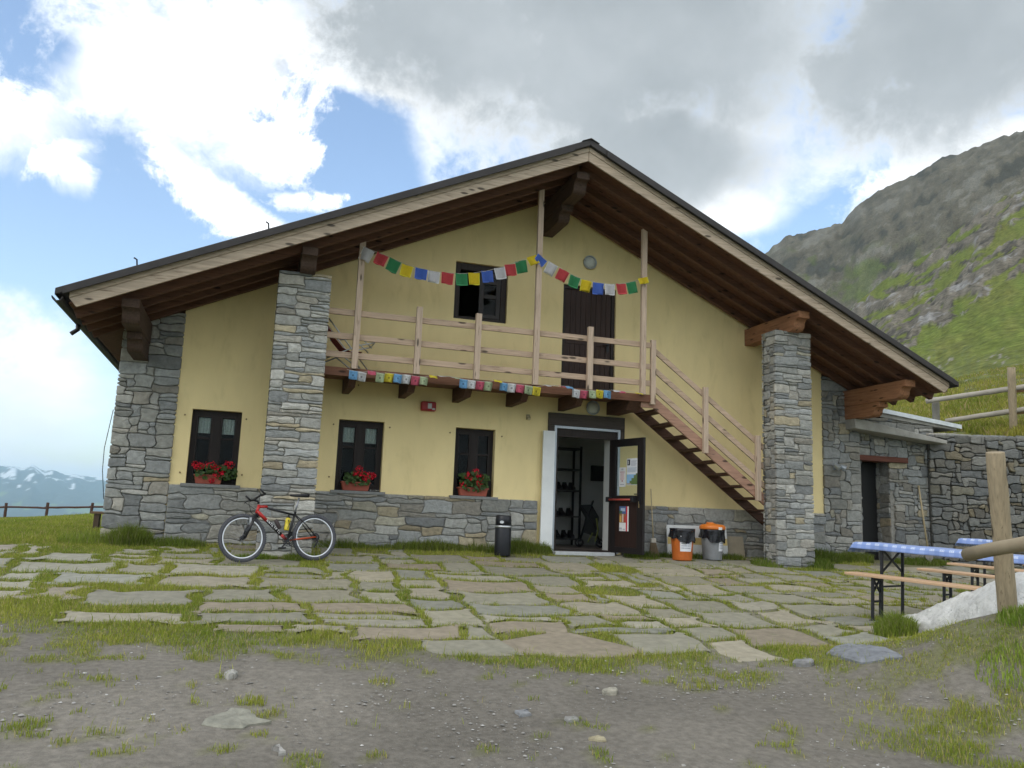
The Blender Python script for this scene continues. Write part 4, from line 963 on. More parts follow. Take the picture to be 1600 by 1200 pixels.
def cloth(T, label, seed):
    rg = np.random.default_rng(seed); nu, nv = 44, 90; W_, L_ = .55, 2.2; ov, ovl = .075, .12
    us = np.linspace(-W_/2-ov, W_/2+ov, nu); vs = np.linspace(-L_-ovl, ovl, nv); U, V = np.meshgrid(us, vs)
    ex, ey = np.maximum(np.abs(U)-W_/2, 0), np.maximum(np.maximum(V, -L_-V), 0)
    drop = np.maximum(ex, ey); wave = .018*np.sin(V*9+seed)+.012*np.sin(V*21+U*5); wav2 = .02*np.sin(U*14)
    X = np.clip(U, -W_/2-.006, W_/2+.006)+np.sign(U)*ex*(.22+wave*8*(ex > 0)); Y = np.clip(V, -L_-.006, .006)+np.where(V > 0, 1, -1)*ey*(.28+wav2*6)
    Z = .776-drop*.93+.003*np.sin(V*6)*np.sin(U*9)
    vv = np.c_[X.ravel(), Y.ravel(), Z.ravel()]; ii = np.arange(nu*nv).reshape(nv, nu)
    q = np.stack([ii[:-1, :-1], ii[:-1, 1:], ii[1:, 1:], ii[1:, :-1]], -1).reshape(-1, 4)
    o = raw_mesh('tablecloth', vv, [q], check_mat(), None, True); uv = o.data.uv_layers.new(name='UVMap')
    li = np.empty(len(o.data.loops), np.int32); o.data.loops.foreach_get('vertex_index', li); uv.data.foreach_set('uv', np.c_[U.ravel(), V.ravel()][li].astype(np.float32).ravel())
    so = o.modifiers.new('thick', 'SOLIDIFY'); so.thickness = .002
    o.location = T.location; o.rotation_euler = T.rotation_euler; o.scale = T.scale; return tag(o, label, 'tablecloth', 'blue checked tablecloths')
cloth(T1, 'blue and white checked tablecloth hanging over the front folding table', 1)
cloth(T2, 'blue and white checked tablecloth on the second table farther back', 2)

# ------------------------------------------------------------------ bicycle
b0, b1 = np.array(gpx(378, 881)), np.array(gpx(493, 878)); bd = b1-b0; blen = float(np.linalg.norm(bd)); bd = bd/blen
bike = thing('mountain_bike', 'red and black mountain bike leaning against the left stone pillar', 'bicycle', (b0[0], b0[1], float(gz(*b0))+.02), (R(-9), 0, math.atan2(bd[1], bd[0])))
bike.rotation_euler = (R(-9), -math.atan2(float(gz(*b1))-float(gz(*b0)), blen), math.atan2(bd[1], bd[0]))
WR = .335; FH, RH = Vector((0, 0, WR)), Vector((1.06, 0, WR)); BB = Vector((.645, 0, .295)); HT, HB = Vector((.235, 0, .80)), Vector((.195, 0, .69)); SCL = Vector((.765, 0, .70))
M_tyre = material('tyre_rubber', (.075, .077, .088), .85, scale=30, amt=.3, bump=.6, bscale=90)
M_red = material('bike_red', (.42, .022, .018), .3, bump=0, amt=.1); M_bblk = material('bike_black', (.012, .012, .014), .3, bump=0, amt=.1)
for c in (FH, RH):
    tm = MB(); ring = [c+Vector((math.cos(q)*(WR-.026), 0, math.sin(q)*(WR-.026))) for q in np.linspace(0, 2*math.pi, 49)[:-1]]; 
    wheel = MB(); wheel.tube([c+Vector((0, -.05, 0)), c+Vector((0, .05, 0))], .022, 12); wheel.tube([c+Vector((0, -.034, 0)), c+Vector((0, -.026, 0))], .032, 12); wheel.tube([c+Vector((0, .026, 0)), c+Vector((0, .034, 0))], .032, 12)
    wo_ = wheel.build('wheel', M_bblk, bike)
    tm.tube(ring, .028, 10, closed=True)
    for q in np.linspace(0, 2*math.pi, 73)[:-1]:
        for sy in (-.013, .013):
            p = c+Vector((math.cos(q)*(WR-.002), sy, math.sin(q)*(WR-.002))); tg_ = Vector((-math.sin(q), 0, math.cos(q))); tm.beam(p-tg_*.006, p+tg_*.006, .018, .010, up=(math.cos(q), 0, math.sin(q)))
    tm.build('tyre', M_tyre, wo_, smooth=False)
    rm_ = MB(); rr = WR-.064
    for sy in (-.013, .013): pass
    prof_ = [(rr-.002, -.012), (rr+.012, -.013), (rr+.012, .013), (rr-.002, .012)]; nn = 48; vs = []
    for q in np.linspace(0, 2*math.pi, nn+1)[:-1]: vs += [c+Vector((math.cos(q)*r_, y_, math.sin(q)*r_)) for r_, y_ in prof_]
    rm_.add(vs, [(i*4+j, i*4+(j+1) % 4, ((i+1) % nn)*4+(j+1) % 4, ((i+1) % nn)*4+j) for i in range(nn) for j in range(4)]); rm_.build('rim', M_alu, wo_, smooth=False)
    sp_ = MB()
    for i in range(28):
        q = 2*math.pi*i/28; sgn = 1 if i % 2 else -1; q2 = q+(.7 if (i//2) % 2 else -.7)
        sp_.tube([c+Vector((math.cos(q2)*.026, sgn*.03, math.sin(q2)*.026)), c+Vector((math.cos(q)*(rr-.005), sgn*.004, math.sin(q)*(rr-.005)))], .0011, 4)
    sp_.build('spokes', material('spoke_steel', (.35, .35, .36), .4, metallic=.7, bump=0), wo_)
fm = MB(); 
def lerp(a, b, t): return a+(b-a)*t
fm.tube([HB-Vector((0, 0, .01)), HT], .022, 12); fm.tube([HT-Vector((.0, 0, .025)), lerp(HT, SCL, .22)], [.021, .019], 10); dA, dB = HB+Vector((.01, 0, .02)), BB
fm.tube([dA, lerp(dA, dB, .33)], [.026, .025], 12); fm.tube([lerp(dA, dB, .80), dB], [.023, .022], 12)
fr_ = fm.build('frame', M_red, bike, smooth=True)
fm = MB(); fm.tube([lerp(HT, SCL, .22)-Vector((0, 0, .018)), SCL-Vector((.01, 0, .04))], [.019, .016], 10); fm.tube([BB, SCL+Vector((.01, 0, .01))], .016, 10)
for sy in (-1, 1): fm.tube([SCL+Vector((0, sy*.012, -.03)), lerp(SCL, RH, .5)+Vector((0, sy*.055, 0)), RH+Vector((0, sy*.062, 0))], .0085, 8)
fm.tube([BB+Vector((0, -.035, 0)), BB+Vector((0, .035, 0))], .026, 12); fm.build('rear_triangle', M_bblk, fr_, smooth=True)
fm = MB()
for sy in (-1, 1): fm.tube([BB+Vector((.03, sy*.03, 0)), lerp(BB, RH, .5)+Vector((0, sy*.052, 0)), RH+Vector((0, sy*.062, 0))], .010, 8)
fm.build('chain_stay', material('bike_orange', (.50, .07, .02), .35, bump=0), fr_, smooth=True)
fm = MB(); fm.tube([lerp(dA, dB, .33), lerp(dA, dB, .80)], [.025, .023], 12); fm.build('down_tube', M_bblk, fr_, smooth=True)
lt_ = MB(); ddir = (dB-dA).normalized(); up_ = Vector((0, -1, 0)).cross(ddir).normalized(); Ld = (dB-dA).length
for k in range(8):                                              # pale lettering on the tube, read only as strokes in the photo
    t0 = Ld*(.31+.058*k); p = dA+ddir*t0+Vector((0, -.0262, 0))
    for (a0, u0, a1, u1) in [[(0, -1, 0, 1), (0, 1, .020, -1), (.020, -1, .020, 1)], [(0, -1, 0, 1), (0, 1, .018, 1), (0, 0, .014, 0)], [(0, 1, .020, 1), (.010, 1, .010, -1)], [(0, -1, 0, 1), (0, -1, .018, -1)]][(0, 0, 2, 3, 2, 1, 2, 3)[k]]:
        lt_.beam(p+ddir*a0+up_*u0*.015, p+ddir*a1+up_*u1*.015, .005, .003, up=(0, -1, 0))
lt_.build('lettering', material('white_decal', (.72, .72, .72), .4, bump=0), fr_)
fk = MB(); cr_ = HB+Vector((-.012, 0, -.05)); fk.tube([cr_+Vector((0, -.065, 0)), cr_+Vector((0, .065, 0))], .026, 10); fk.tube([cr_, HB], .02, 10)
for sy in (-1, 1): fk.tube([cr_+Vector((0, sy*.062, .03)), lerp(cr_, FH, .45)+Vector((-.004, sy*.062, 0)), FH+Vector((.012, sy*.062, -.01))], [.017, .021, .018], 10)
fko = fk.build('fork', M_bblk, bike, smooth=True)
bk = MB(); 
for sy in (-1, 1): bk.box((lerp(cr_, FH, .28).x-.05, sy*.045-.012, lerp(cr_, FH, .28).z-.03), (lerp(cr_, FH, .28).x-.02, sy*.045+.012, lerp(cr_, FH, .28).z+.06))
bk.build('brake', material('brake_grey', (.35, .36, .37), .4, metallic=.5, bump=0), fko)
hb = MB(); stm = HT+Vector((-.075, 0, .075)); hb.tube([HT+Vector((-.01, 0, .02)), HT+Vector((-.018, 0, .05)), stm], .016, 8)
pts = [stm+Vector((.05, -.30, .035)), stm+Vector((.02, -.16, .03)), stm+Vector((0, -.06, 0)), stm, stm+Vector((0, .06, 0)), stm+Vector((.02, .16, .03)), stm+Vector((.05, .30, .035))]
hb.tube(pts, .0125, 8); hbo = hb.build('handlebar', M_steel, bike, smooth=True)
for sy in (-1, 1):
    gp = MB(); gp.tube([stm+Vector((.033, sy*.20, .033)), stm+Vector((.052, sy*.31, .036))], .018, 10); gp.tube([stm+Vector((.05, sy*.305, .036)), stm+Vector((-.02, sy*.305, .105))], .013, 8); gp.tube([stm+Vector((.0, sy*.17, .02)), stm+Vector((-.055, sy*.20, -.005)), stm+Vector((-.05, sy*.27, -.012))], .007, 6)
    gp.build('grip', M_black, hbo, smooth=True)
cb_ = MB(); cb_.tube([stm+Vector((-.05, -.2, .0)), stm+Vector((-.11, -.10, -.06)), HB+Vector((-.09, -.04, 0)), HB+Vector((-.02, -.03, -.06))], .004, 5); cb_.tube([stm+Vector((-.05, .2, .0)), stm+Vector((-.10, .08, -.03)), HT+Vector((-.06, .03, -.05)), dA+ddir*.1+Vector((0, .02, .02))], .004, 5); cb_.build('brake_cable', M_black, hbo)
sp = MB(); sdp = Vector((.075, 0, .25)); sp.tube([SCL, SCL+sdp*.86], .0145, 10); sp.build('seat_post', material('post_alu', (.25, .26, .28), .35, metallic=.7, bump=0), bike, smooth=True)
sd_ = MB(); sc_ = SCL+sdp+Vector((.0, 0, -.01)); vs = []; nn = 12; kk = 9
for i in range(kk):
    t_ = i/(kk-1); xx = -.145+.28*t_; hw = .016+.055*sstep(.35, 1, t_)*(1-.5*sstep(.93, 1.0, t_)); hh = .016+.012*t_
    for j in range(nn):
        q = 2*math.pi*j/nn; vs.append(sc_+Vector((xx, math.cos(q)*float(hw), math.sin(q)*hh+.012*t_+.012*(1-t_)**3)))
sd_.add(vs, [(i*nn+j, i*nn+(j+1) % nn, (i+1)*nn+(j+1) % nn, (i+1)*nn+j) for i in range(kk-1) for j in range(nn)]+[tuple(range(nn-1, -1, -1)), tuple(range((kk-1)*nn, kk*nn))]); sd_.build('saddle', M_black, bike, smooth=True)
ck = MB()
for rad, yy in ((.085, -.055), (.062, -.047), (.045, -.040)):
    ck.tube([BB+Vector((math.cos(q)*rad, yy, math.sin(q)*rad)) for q in np.linspace(0, 2*math.pi, 33)[:-1]], .005, 5, closed=True)
for q in (.3, 1.87, 3.44, 5.01): ck.beam(BB+Vector((0, -.05, 0)), BB+Vector((math.cos(q)*.083, -.053, math.sin(q)*.083)), .014, .006, up=(0, 1, 0))
cdv = Vector((-.12, 0, -.12)); ck.beam(BB+Vector((0, -.07, 0)), BB+cdv+Vector((0, -.075, 0)), .022, .014, up=(0, 1, 0)); ck.beam(BB+Vector((0, .07, 0)), BB-cdv+Vector((0, .075, 0)), .022, .014, up=(0, 1, 0)); cko = ck.build('crankset', M_steel, bike)
for sgn in (1, -1):
    pd = MB(); p = BB+cdv*sgn+Vector((0, -sgn*.12, 0)); pd.box(tuple(p-Vector((.045, .042, .012))), tuple(p+Vector((.045, .042, .012)))); pd.build('pedal', M_black, cko, bevel=.004)
cs_ = MB()
for rad, yy in ((.058, -.04), (.05, -.045), (.042, -.05), (.034, -.055)): cs_.tube([RH+Vector((math.cos(q)*rad, yy, math.sin(q)*rad)) for q in np.linspace(0, 2*math.pi, 25)[:-1]], .004, 4, closed=True)
cs_.tube([RH+Vector((.0, -.06, 0)), RH+Vector((.02, -.07, -.07)), RH+Vector((-.03, -.06, -.15))], .010, 6); cs_.build('derailleur', M_steel, bike)
ch = MB(); ch.tube([BB+Vector((0, -.053, .085)), RH+Vector((0, -.05, .045))], .004, 4); ch.tube([BB+Vector((0, -.053, -.085)), RH+Vector((-.03, -.06, -.16)), RH+Vector((0, -.05, -.045))], .004, 4); ch.build('chain', M_steel, bike)
# bottle and holder bag: sit in the frame, but are things of their own
bike_m = Matrix.Translation(Vector(bike.location)) @ bike.rotation_euler.to_matrix().to_4x4()
def on_bike(p): return bike_m @ Vector(p)
btl = thing('water_bottle', 'yellow water bottle held in the bicycle frame', 'bottle', on_bike((.63, 0, .44)), (R(-9), R(10), math.atan2(bd[1], bd[0])))
a = MB(); a.lathe([(.034, 0), (.036, .01), (.036, .08), (.030, .095), (.036, .11), (.036, .165), (.028, .18)], n=16); a.build('bottle_body', material('bottle_yellow', (.62, .50, .03), .35, bump=0), btl, smooth=True)
a = MB(); a.lathe([(.028, .181), (.028, .20), (.013, .205), (.011, .225)], n=14); a.build('cap', M_black, btl, smooth=True)
a = MB(); a.tube([(.037, 0, .0), (.042, 0, .12), (0, -.041, .14), (-.042, 0, .12), (-.037, 0, 0)], .003, 5); a.tube([(0, -.0375, .02), (.015, -.0385, .09), (-.012, -.038, .15)], .004, 5); a.build('cage', M_bblk, btl)
pmp = thing('tool_bag', 'dark tool pouch strapped beside the bottle in the bicycle frame', 'pouch', on_bike((.54, 0, .46)), (R(-9), R(-28), math.atan2(bd[1], bd[0])))
a = MB(); a.lathe([(.020, 0), (.030, .01), (.031, .13), (.022, .15)], n=12); a.build('pouch_body', material('pouch_grey', (.06, .045, .045), .7, bump=.2), pmp, smooth=True)

# ------------------------------------------------------------------ bins, broom, shovel, boards
bx, by = gpx(785, 871); by = -.72; bx = onY(785, 860, by)[0]
t = thing('litter_bin', 'round black litter bin with a silver band by the stone plinth', 'bin', (bx, by, float(gz(bx, by))+.01))
a = MB(); a.lathe([(.135, 0), (.14, .02), (.14, .47)], n=28); a.build('body', material('bin_black', (.012, .013, .017), .4, bump=.03), t, smooth=True, bevel=.004)
a = MB(); a.lathe([(.146, .472), (.150, .478), (.150, .500), (.146, .506)], n=28); a.build('band', M_alu, t, smooth=True)
a = MB(); a.lathe([(.138, .508), (.138, .60), (.130, .668), (.115, .680)], n=28); hood = a.build('hood', material('bin_black', (.012, .013, .017), .4), t, smooth=True)
a = MB(); q0 = -2.2; vs = []
for i in range(9):
    q = -2.35+.55*i/8; hgt = .022*math.sqrt(max(0, 1-((i-4)/4)**2))+.001
    vs += [(math.cos(q)*.1395, math.sin(q)*.1395, .565-hgt), (math.cos(q)*.1395, math.sin(q)*.1395, .565+hgt)]
a.add(vs, [(2*i, 2*i+2, 2*i+3, 2*i+1) for i in range(8)]); a.build('emblem', material('pale_sticker', (.55, .58, .60), .5, bump=0), hood)
def waste_bin(x_, y_, bodycol, label, lid):
    t = thing('waste_bin', label, 'bin', (x_, y_, float(gz(x_, y_))+.01))
    a = MB(); a.lathe([(.165, 0), (.175, .01), (.215, .52), (.225, .53)], n=32); a.build('body', material('bin_'+str(lid), bodycol, .45, bump=.05), t, smooth=True, bevel=.003)
    rg = random.Random(int(x_*10)); n_ = 48; vs = []; rowsz = 6
    for k in range(rowsz):
        for i in range(n_):
            q = 2*math.pi*i/n_; side = math.cos(q-R(-85)); lowb = .405-.085*max(0, side)+.018*math.sin(q*5+x_)+.014*math.sin(q*9)
            tv = k/(rowsz-1); z_ = .575*(1-tv)+lowb*tv; rad = .228+.018*math.sin(q*7+tv*3)*tv+.016*math.sin(q*13+1)*tv+.006*(k == 0)
            vs.append((math.cos(q)*rad, math.sin(q)*rad, z_))
    vs += [(math.cos(2*math.pi*i/n_)*.20, math.sin(2*math.pi*i/n_)*.20, .575 if not lid else .56) for i in range(n_)]
    a = MB(); a.add(vs, [(k*n_+i, (k+1)*n_+i, (k+1)*n_+(i+1) % n_, k*n_+(i+1) % n_) for k in range(rowsz-1) for i in range(n_)]+[(i, (i+1) % n_, rowsz*n_+(i+1) % n_, rowsz*n_+i) for i in range(n_)])
    bag = a.build('bag', material('bin_liner', (.010, .010, .013), .22, bump=.5, bscale=35, dist=.01), t, smooth=True)
    lp = MB(); c0, c1 = (-2.28, -1.12) if not lid else (-1.48, -.80); n2 = 10; vs = []
    for i in range(n2+1):
        q = c0+(c1-c0)*i/n2
        for z_ in (.165, .44): rad = .168+(.219-.168)*(z_/.53)+.006; vs.append((math.cos(q)*rad, math.sin(q)*rad, z_))
    lp.add(vs, [(2*i, 2*i+2, 2*i+3, 2*i+1) for i in range(n2)]); lab = lp.build('label_sheet', material('paper_white', (.74, .75, .78), .6, bump=0, amt=.03), t)
    ink = MB()
    def mark(f0, f1, z0, z1, col):
        vs = []
        for i in range(5):
            q = c0+(c1-c0)*(f0+(f1-f0)*i/4)
            for z_ in (z0, z1): rad = .168+(.219-.168)*(z_/.53)+.0075; vs.append((math.cos(q)*rad, math.sin(q)*rad, z_))
        ink.add(vs, [(2*i, 2*i+2, 2*i+3, 2*i+1) for i in range(4)], col)
    for z_ in (.305, .265, .225):
        f = .12
        while f < .86: wd = rg.uniform(.04, .12); mark(f, min(f+wd, .88), z_-.006, z_+.006, (.18, .20, .28)); f += wd+.025
    for (f0, f1, z0, z1, c_) in ((.36, .46, .375, .40, (.40, .05, .12)), (.40, .47, .355, .375, (.25, .05, .22)), (.50, .60, .36, .395, (.45, .06, .10)), (.56, .66, .335, .365, (.16, .10, .30)), (.48, .54, .345, .36, (.12, .12, .35)), (.62, .70, .37, .385, (.40, .05, .10))): mark(f0, f1, z0, z1, c_)
    ink.build('print', material('print_ink', attr=True, rough=.6, bump=0, amt=.02), lab, attr=True)
    if lid:
        a = MB(); a.lathe([(.238, .560), (.244, .575), (.236, .625), (.20, .648), (.06, .665), (.05, .672)], n=32); lo_ = a.build('lid', material('lid_orange', (.62, .17, .02), .4, bump=.03), t, smooth=True)
        a = MB(); a.box((-.12, -.03, .652), (.02, .03, .69)); a.build('lid_handle', material('lid_orange', (.62, .17, .02)), lo_, bevel=.012)
        a = MB(); a.beam((.02, -.243, .555), (.02, -.25, .60), .07, .02, up=(0, 1, 0)); a.build('clip', M_white, lo_, bevel=.003)
    return t
wy = -.78
ox, gx2 = onY(1066, 850, wy)[0], onY(1113, 850, -.60)[0]
waste_bin(ox, wy, (.52, .135, .025), 'orange waste bin with a black liner and a printed white sheet', 0)
waste_bin(gx2, -.60, (.24, .25, .26), 'grey waste bin with an orange lid over its black liner', 1)
def board(x0, x1, h, y, lean, mat, label, bands=()):
    t = MB(); t.box((x0, -.012, 0), (x1, .012, h)); xm = (x0+x1)/2
    o = t.build('board', mat, None, bevel=.003); o.location = (0, y, float(gz(xm, y))); o.rotation_euler = (R(-lean), 0, 0)
    for i, (z0, z1, m_) in enumerate(bands):
        b = MB(); b.box((x0+.005, -.0145, z0), (x1-.005, -.0125, z1)); b.build('stripe', m_, o)
    return tag(o, label, 'board')
xa, xb = onY(1043, 850, -.24)[0], onY(1137, 850, -.24)[0]
board(xa, xb, .60, -.255, 7, material('white_board', (.62, .63, .62), .7, scale=4, amt=.12, bump=.15, dirt=((.40, .40, .39), 5, .55, .8)), 'dirty white board with a yellow stripe leaning behind the two waste bins', [(.24, .37, material('ochre_stripe', (.55, .42, .17), .7, bump=0))])
xa, xb = onY(1136, 850, -.24)[0], onY(1166, 850, -.24)[0]
board(xa, xb, .42, -.20, 12, material('plywood', (.29, .25, .18), .8, scale=6, amt=.2, bump=.2), 'small beige plywood board leaning on the plinth right of the bins')
# broom and shovel
p0, p1 = onY(1022, 858, -.30), onY(1017, 770, -.10)
t = thing('broom', 'broom with a pale handle leaning on the plinth beside the open door', 'broom', (p0[0], -.30, float(gz(p0[0], -.3))))
top_ = Vector((p1[0]-p0[0], .20, 1.26))
a = MB(); a.tube([top_*.26, top_], .012, 8); a.build('handle', material('pale_stick', (.52, .42, .26), .7, bump=.1), t, smooth=True)
a = MB(); a.beam(top_*.20, top_*.27, .10, .05, up=(0, 1, 0)); a.build('brush_head', material('stick_white', (.6, .56, .48), .7), t, bevel=.008)
a = MB(); rg = random.Random(3)
for i in range(160):
    x_ = rg.uniform(-.05, .05); y_ = rg.uniform(-.025, .025); b_ = top_*.205+Vector((x_, y_, 0)); a.tube([b_, Vector((x_*2.0+.015, y_*2.2, .01))], .0028, 4)
a.build('bristles', material('bristle', (.24, .18, .11), .9), t)
p0 = gpx(1452, 876); sx_, sy_ = onY(1453, 876, -.42)[0], -.42
t = thing('shovel', 'long handled shovel leaning in the corner by the annex', 'shovel', (sx_, sy_, float(gz(sx_, sy_))+.01), (R(-8), 0, 0))
a = MB(); a.tube([(0, 0, .26), (0, 0, 1.62)], .018, 8); a.tube([(0, 0, 1.60), (0, 0, 1.64)], .022, 8); a.build('handle', material('ash_stick', (.36, .29, .17), .7), t, smooth=True)
a = MB(); a.prism([(0, -.01, 0), (.10, -.01, .12), (.125, -.01, .32), (-.125, -.01, .32), (-.10, -.01, .12)], (0, .012, 0)); a.tube([(0, -.01, .2), (0, 0, .34)], .022, 8); a.build('blade', material('rusty_steel', (.22, .20, .18), .6, metallic=.4, bump=.2), t)

# ------------------------------------------------------------------ geraniums on the sills
M_terra = material('terracotta', (.30, .072, .045), .7, scale=8, amt=.15, bump=.1); M_leafg = material('geranium_leaf', attr=True, rough=.6, amt=.2, bump=0, translucent=.25); M_petal = material('geranium_petal', attr=True, rough=.6, amt=.15, bump=0, translucent=.2)
def geranium(px0, px1, pyb, zb, label, heads, spread, leafn, seed):
    rg = random.Random(seed); xa = onY(px0, pyb, -.01)[0]; xb = onY(px1, pyb, -.01)[0]; xm = (xa+xb)/2; W_ = xb-xa
    t = thing('flower_box', label, 'flower box', (xm, .015, zb), group='geraniums on the window sills')
    a = MB(); a.prism([(-W_/2*.88, -.085, 0), (W_/2*.88, -.085, 0), (W_/2, -.085, .14), (-W_/2, -.085, .14)], (0, .15, 0)); a.box((-W_/2-.012, -.097, .125), (W_/2+.012, .077, .15)); a.build('pot', M_terra, t, bevel=.006)
    lv = MB(); x0_, x1_, z0_, z1_ = spread
    for i in range(leafn):
        c = Vector((rg.uniform(x0_, x1_), rg.gauss(-.04, .06), 0)); top = z0_+(z1_-z0_)*(1-((c.x-(x0_+x1_)/2)/((x1_-x0_)/2))**2*.5); c.z = rg.uniform(.09, max(.12, top))
        if c.y > .07: c.y = .05
        n_ = Vector((rg.gauss(0, .5), -1+rg.gauss(0, .5), .5+rg.gauss(0, .5))).normalized(); u = n_.orthogonal().normalized(); v = n_.cross(u); r_ = rg.uniform(.018, .036); k = rg.uniform(.7, 1.3)
        lv.add([c+n_*-.006]+[c+(u*math.cos(q)+v*math.sin(q))*r_*(1+.12*math.sin(q*5)) for q in np.linspace(0, 2*math.pi, 11)[:-1]], [(0, 1+j, 1+(j+1) % 10) for j in range(10)], (.05*k, .10*k, .022*k))
    for hx, hz in [h[:2] for h in heads]: lv.tube([(hx*.6, -.03, .12), (hx*.9, -.06, hz*.6+.05), (hx, -.08, hz)], .004, 5, col=(.06, .11, .03))
    lv.build('foliage', M_leafg, t, attr=True)
    fl = MB()
    for hx, hz, hr in heads:
        for i in range(46):
            d_ = Vector((rg.gauss(0, 1), rg.gauss(0, 1), rg.gauss(0, 1))).normalized(); c = Vector((hx, -.085, hz))+Vector((d_.x, d_.y*.8, d_.z*.8))*hr*1.42*rg.uniform(.6, 1.05); u = d_.orthogonal().normalized(); v = d_.cross(u); k = rg.uniform(.7, 1.2); r_ = rg.uniform(.012, .022)
            fl.add([c]+[c+d_*.005+(u*math.cos(q)+v*math.sin(q))*r_*(1 if j % 2 else .6) for j, q in enumerate(np.linspace(0, 2*math.pi, 11)[:-1])], [(0, 1+j, 1+(j+1) % 10) for j in range(10)], (.68*k, .010, .035*k))
    fl.build('flowers', M_petal, t, attr=True); return t
geranium(303, 347, 752, .952, 'red geraniums in a terracotta box filling the sill of the leftmost window', [(-.20, .31, .055), (-.12, .29, .045), (.02, .31, .06), (.10, .25, .05), (.17, .22, .05), (.30, .32, .07), (.12, .13, .05), (.06, .05, .035), (.22, .17, .04), (-.18, .25, .04)], (-.2, .42, .24, .31), 210, 1)
geranium(533, 577, 764, .952, 'terracotta box of red geraniums on the middle sill between pillar and litter bin', [(.03, .36, .055), (.05, .28, .045), (.16, .28, .06), (.22, .24, .05), (.28, .27, .045), (.15, .20, .04), (-.03, .28, .03)], (-.2, .22, .22, .32), 150, 2)
geranium(716, 761, 773, .952, 'bushy red geraniums in a terracotta box on the sill next to the entrance', [(-.13, .36, .055), (.02, .44, .045), (.06, .37, .03), (.12, .33, .055), (-.20, .19, .05), (.11, .19, .05), (.06, .24, .03), (-.06, .30, .03)], (-.24, .26, .32, .42), 330, 3)
a = MB(); vs = []
for i in range(9):
    for j in range(4): vs.append((-.09+.022*i, -.05+.03*j, .006+.02*abs(math.sin(i*1.3+j))))
a.add(vs, [(i*4+j, i*4+4+j, i*4+5+j, i*4+1+j) for i in range(8) for j in range(3)]); o = a.build('cloth_rag', material('rag', (.55, .56, .55), .9)); o.location = (onY(586, 764, -.03)[0], -.04, .953); tag(o, 'crumpled white rag on the sill of the middle window', 'rag')

# ------------------------------------------------------------------ prayer flags
PFC = {'w': (.56, .55, .56), 'r': (.48, .055, .06), 'g': (.035, .22, .085), 'y': (.66, .50, .02), 'b': (.06, .13, .47), 'W': (.60, .61, .62), 'P': (.52, .10, .16), 'G': (.40, .48, .30), 'Y': (.66, .56, .05), 'B': (.16, .36, .58)}
def flag_string(label, pts, flags, Y, size, printed, seed, rad=.004):
    """pts: string points in the photo on plane Y; flags: (px, py_top, colour, tilt, fold)"""
    rg = random.Random(seed); org = onY(*pts[0], Y); t = thing('prayer_flag_string', label, 'prayer flags', tuple(org), group='strings of prayer flags on the balcony'); O = Vector(org)
    W3 = [Vector(onY(px, py, Y))-O for px, py in pts]
    a = MB(); a.tube(W3, rad, 5); a.build('string', material('cord_white', (.5, .48, .42), .9, bump=0), t)
    for px, py, c, tilt, fold in flags:
        p = Vector(onY(px, py, Y))-O; n_ = 7; w_, h_ = size*rg.uniform(.95, 1.05), size*rg.uniform(.97, 1.08)*(1-fold); ph = rg.uniform(0, 6); vs = []
        for j in range(n_):
            for i in range(n_):
                u, v = i/(n_-1)-.5, j/(n_-1); yy = -.006+.024*math.sin(u*6+ph)*(.3+v)+.03*v*math.sin(ph*2)-(.06*math.sin(v*math.pi/2)*fold); x_, z_ = u*w_*(1-.06*v), -v*h_
                if fold > .45: yy -= .05*v
                vs.append(p+Vector((x_*math.cos(tilt)-z_*math.sin(tilt), yy, x_*math.sin(tilt)+z_*math.cos(tilt))))
        f_ = MB(); f_.add(vs, [(j*n_+i, (j+1)*n_+i, (j+1)*n_+i+1, j*n_+i+1) for j in range(n_-1) for i in range(n_-1)])
        fo = f_.build('flag', material('flag_'+c+('2' if printed else ''), PFC[c], .85, scale=30, amt=.10, bump=.1, translucent=.3), t, smooth=True)
        fo.modifiers.new('thick', 'SOLIDIFY').thickness = .0015
        def q(u, v, off=-.0045):
            iu, jv = min(max((u+.5)*(n_-1), 0), n_-1.001), min(max(v*(n_-1), 0), n_-1.001); i, j = int(iu), int(jv); fu, fv = iu-i, jv-j
            A, B, C_, D_ = vs[j*n_+i], vs[j*n_+i+1], vs[(j+1)*n_+i], vs[(j+1)*n_+i+1]; return (A*(1-fu)+B*fu)*(1-fv)+(C_*(1-fu)+D_*fu)*fv+Vector((0, off, 0))
        hem = MB()
        if printed and fold < .3:                                # dark block print in the middle of each small flag
            dc = tuple(x_*.35 for x_ in PFC[c])
            for (u0, v0, u1, v1) in ((-.10, .40, .10, .62), (-.36, .13, .36, .15), (-.36, .86, .36, .88), (-.36, .15, -.34, .86), (.34, .15, .36, .86), (-.28, .24, -.05, .27), (.06, .24, .28, .27), (-.28, .74, .0, .77), (.08, .74, .28, .77)): hem.add([q(u0, v0), q(u0, v1), q(u1, v1), q(u1, v0)], [(0, 1, 2, 3)], dc)
            hem.build('print', material('flag_ink', attr=True, rough=.9, bump=0), fo, attr=True)
        elif not printed:
            lc = tuple(min(.75, x_*1.35+.03) for x_ in PFC[c])
            for (u0, v0, u1, v1) in ((-.5, .95, .5, 1), (-.5, .0, -.46, .95), (.46, .0, .5, .95)): hem.add([q(u0, v0), q(u0, v1), q(u1, v1), q(u1, v0)], [(0, 1, 2, 3)], lc)
            hem.build('hem', material('flag_hem', attr=True, rough=.9, bump=0), fo, attr=True)
    return t
def C3(x_, y_): return (500+x_*.3375, 380+y_*.3375)
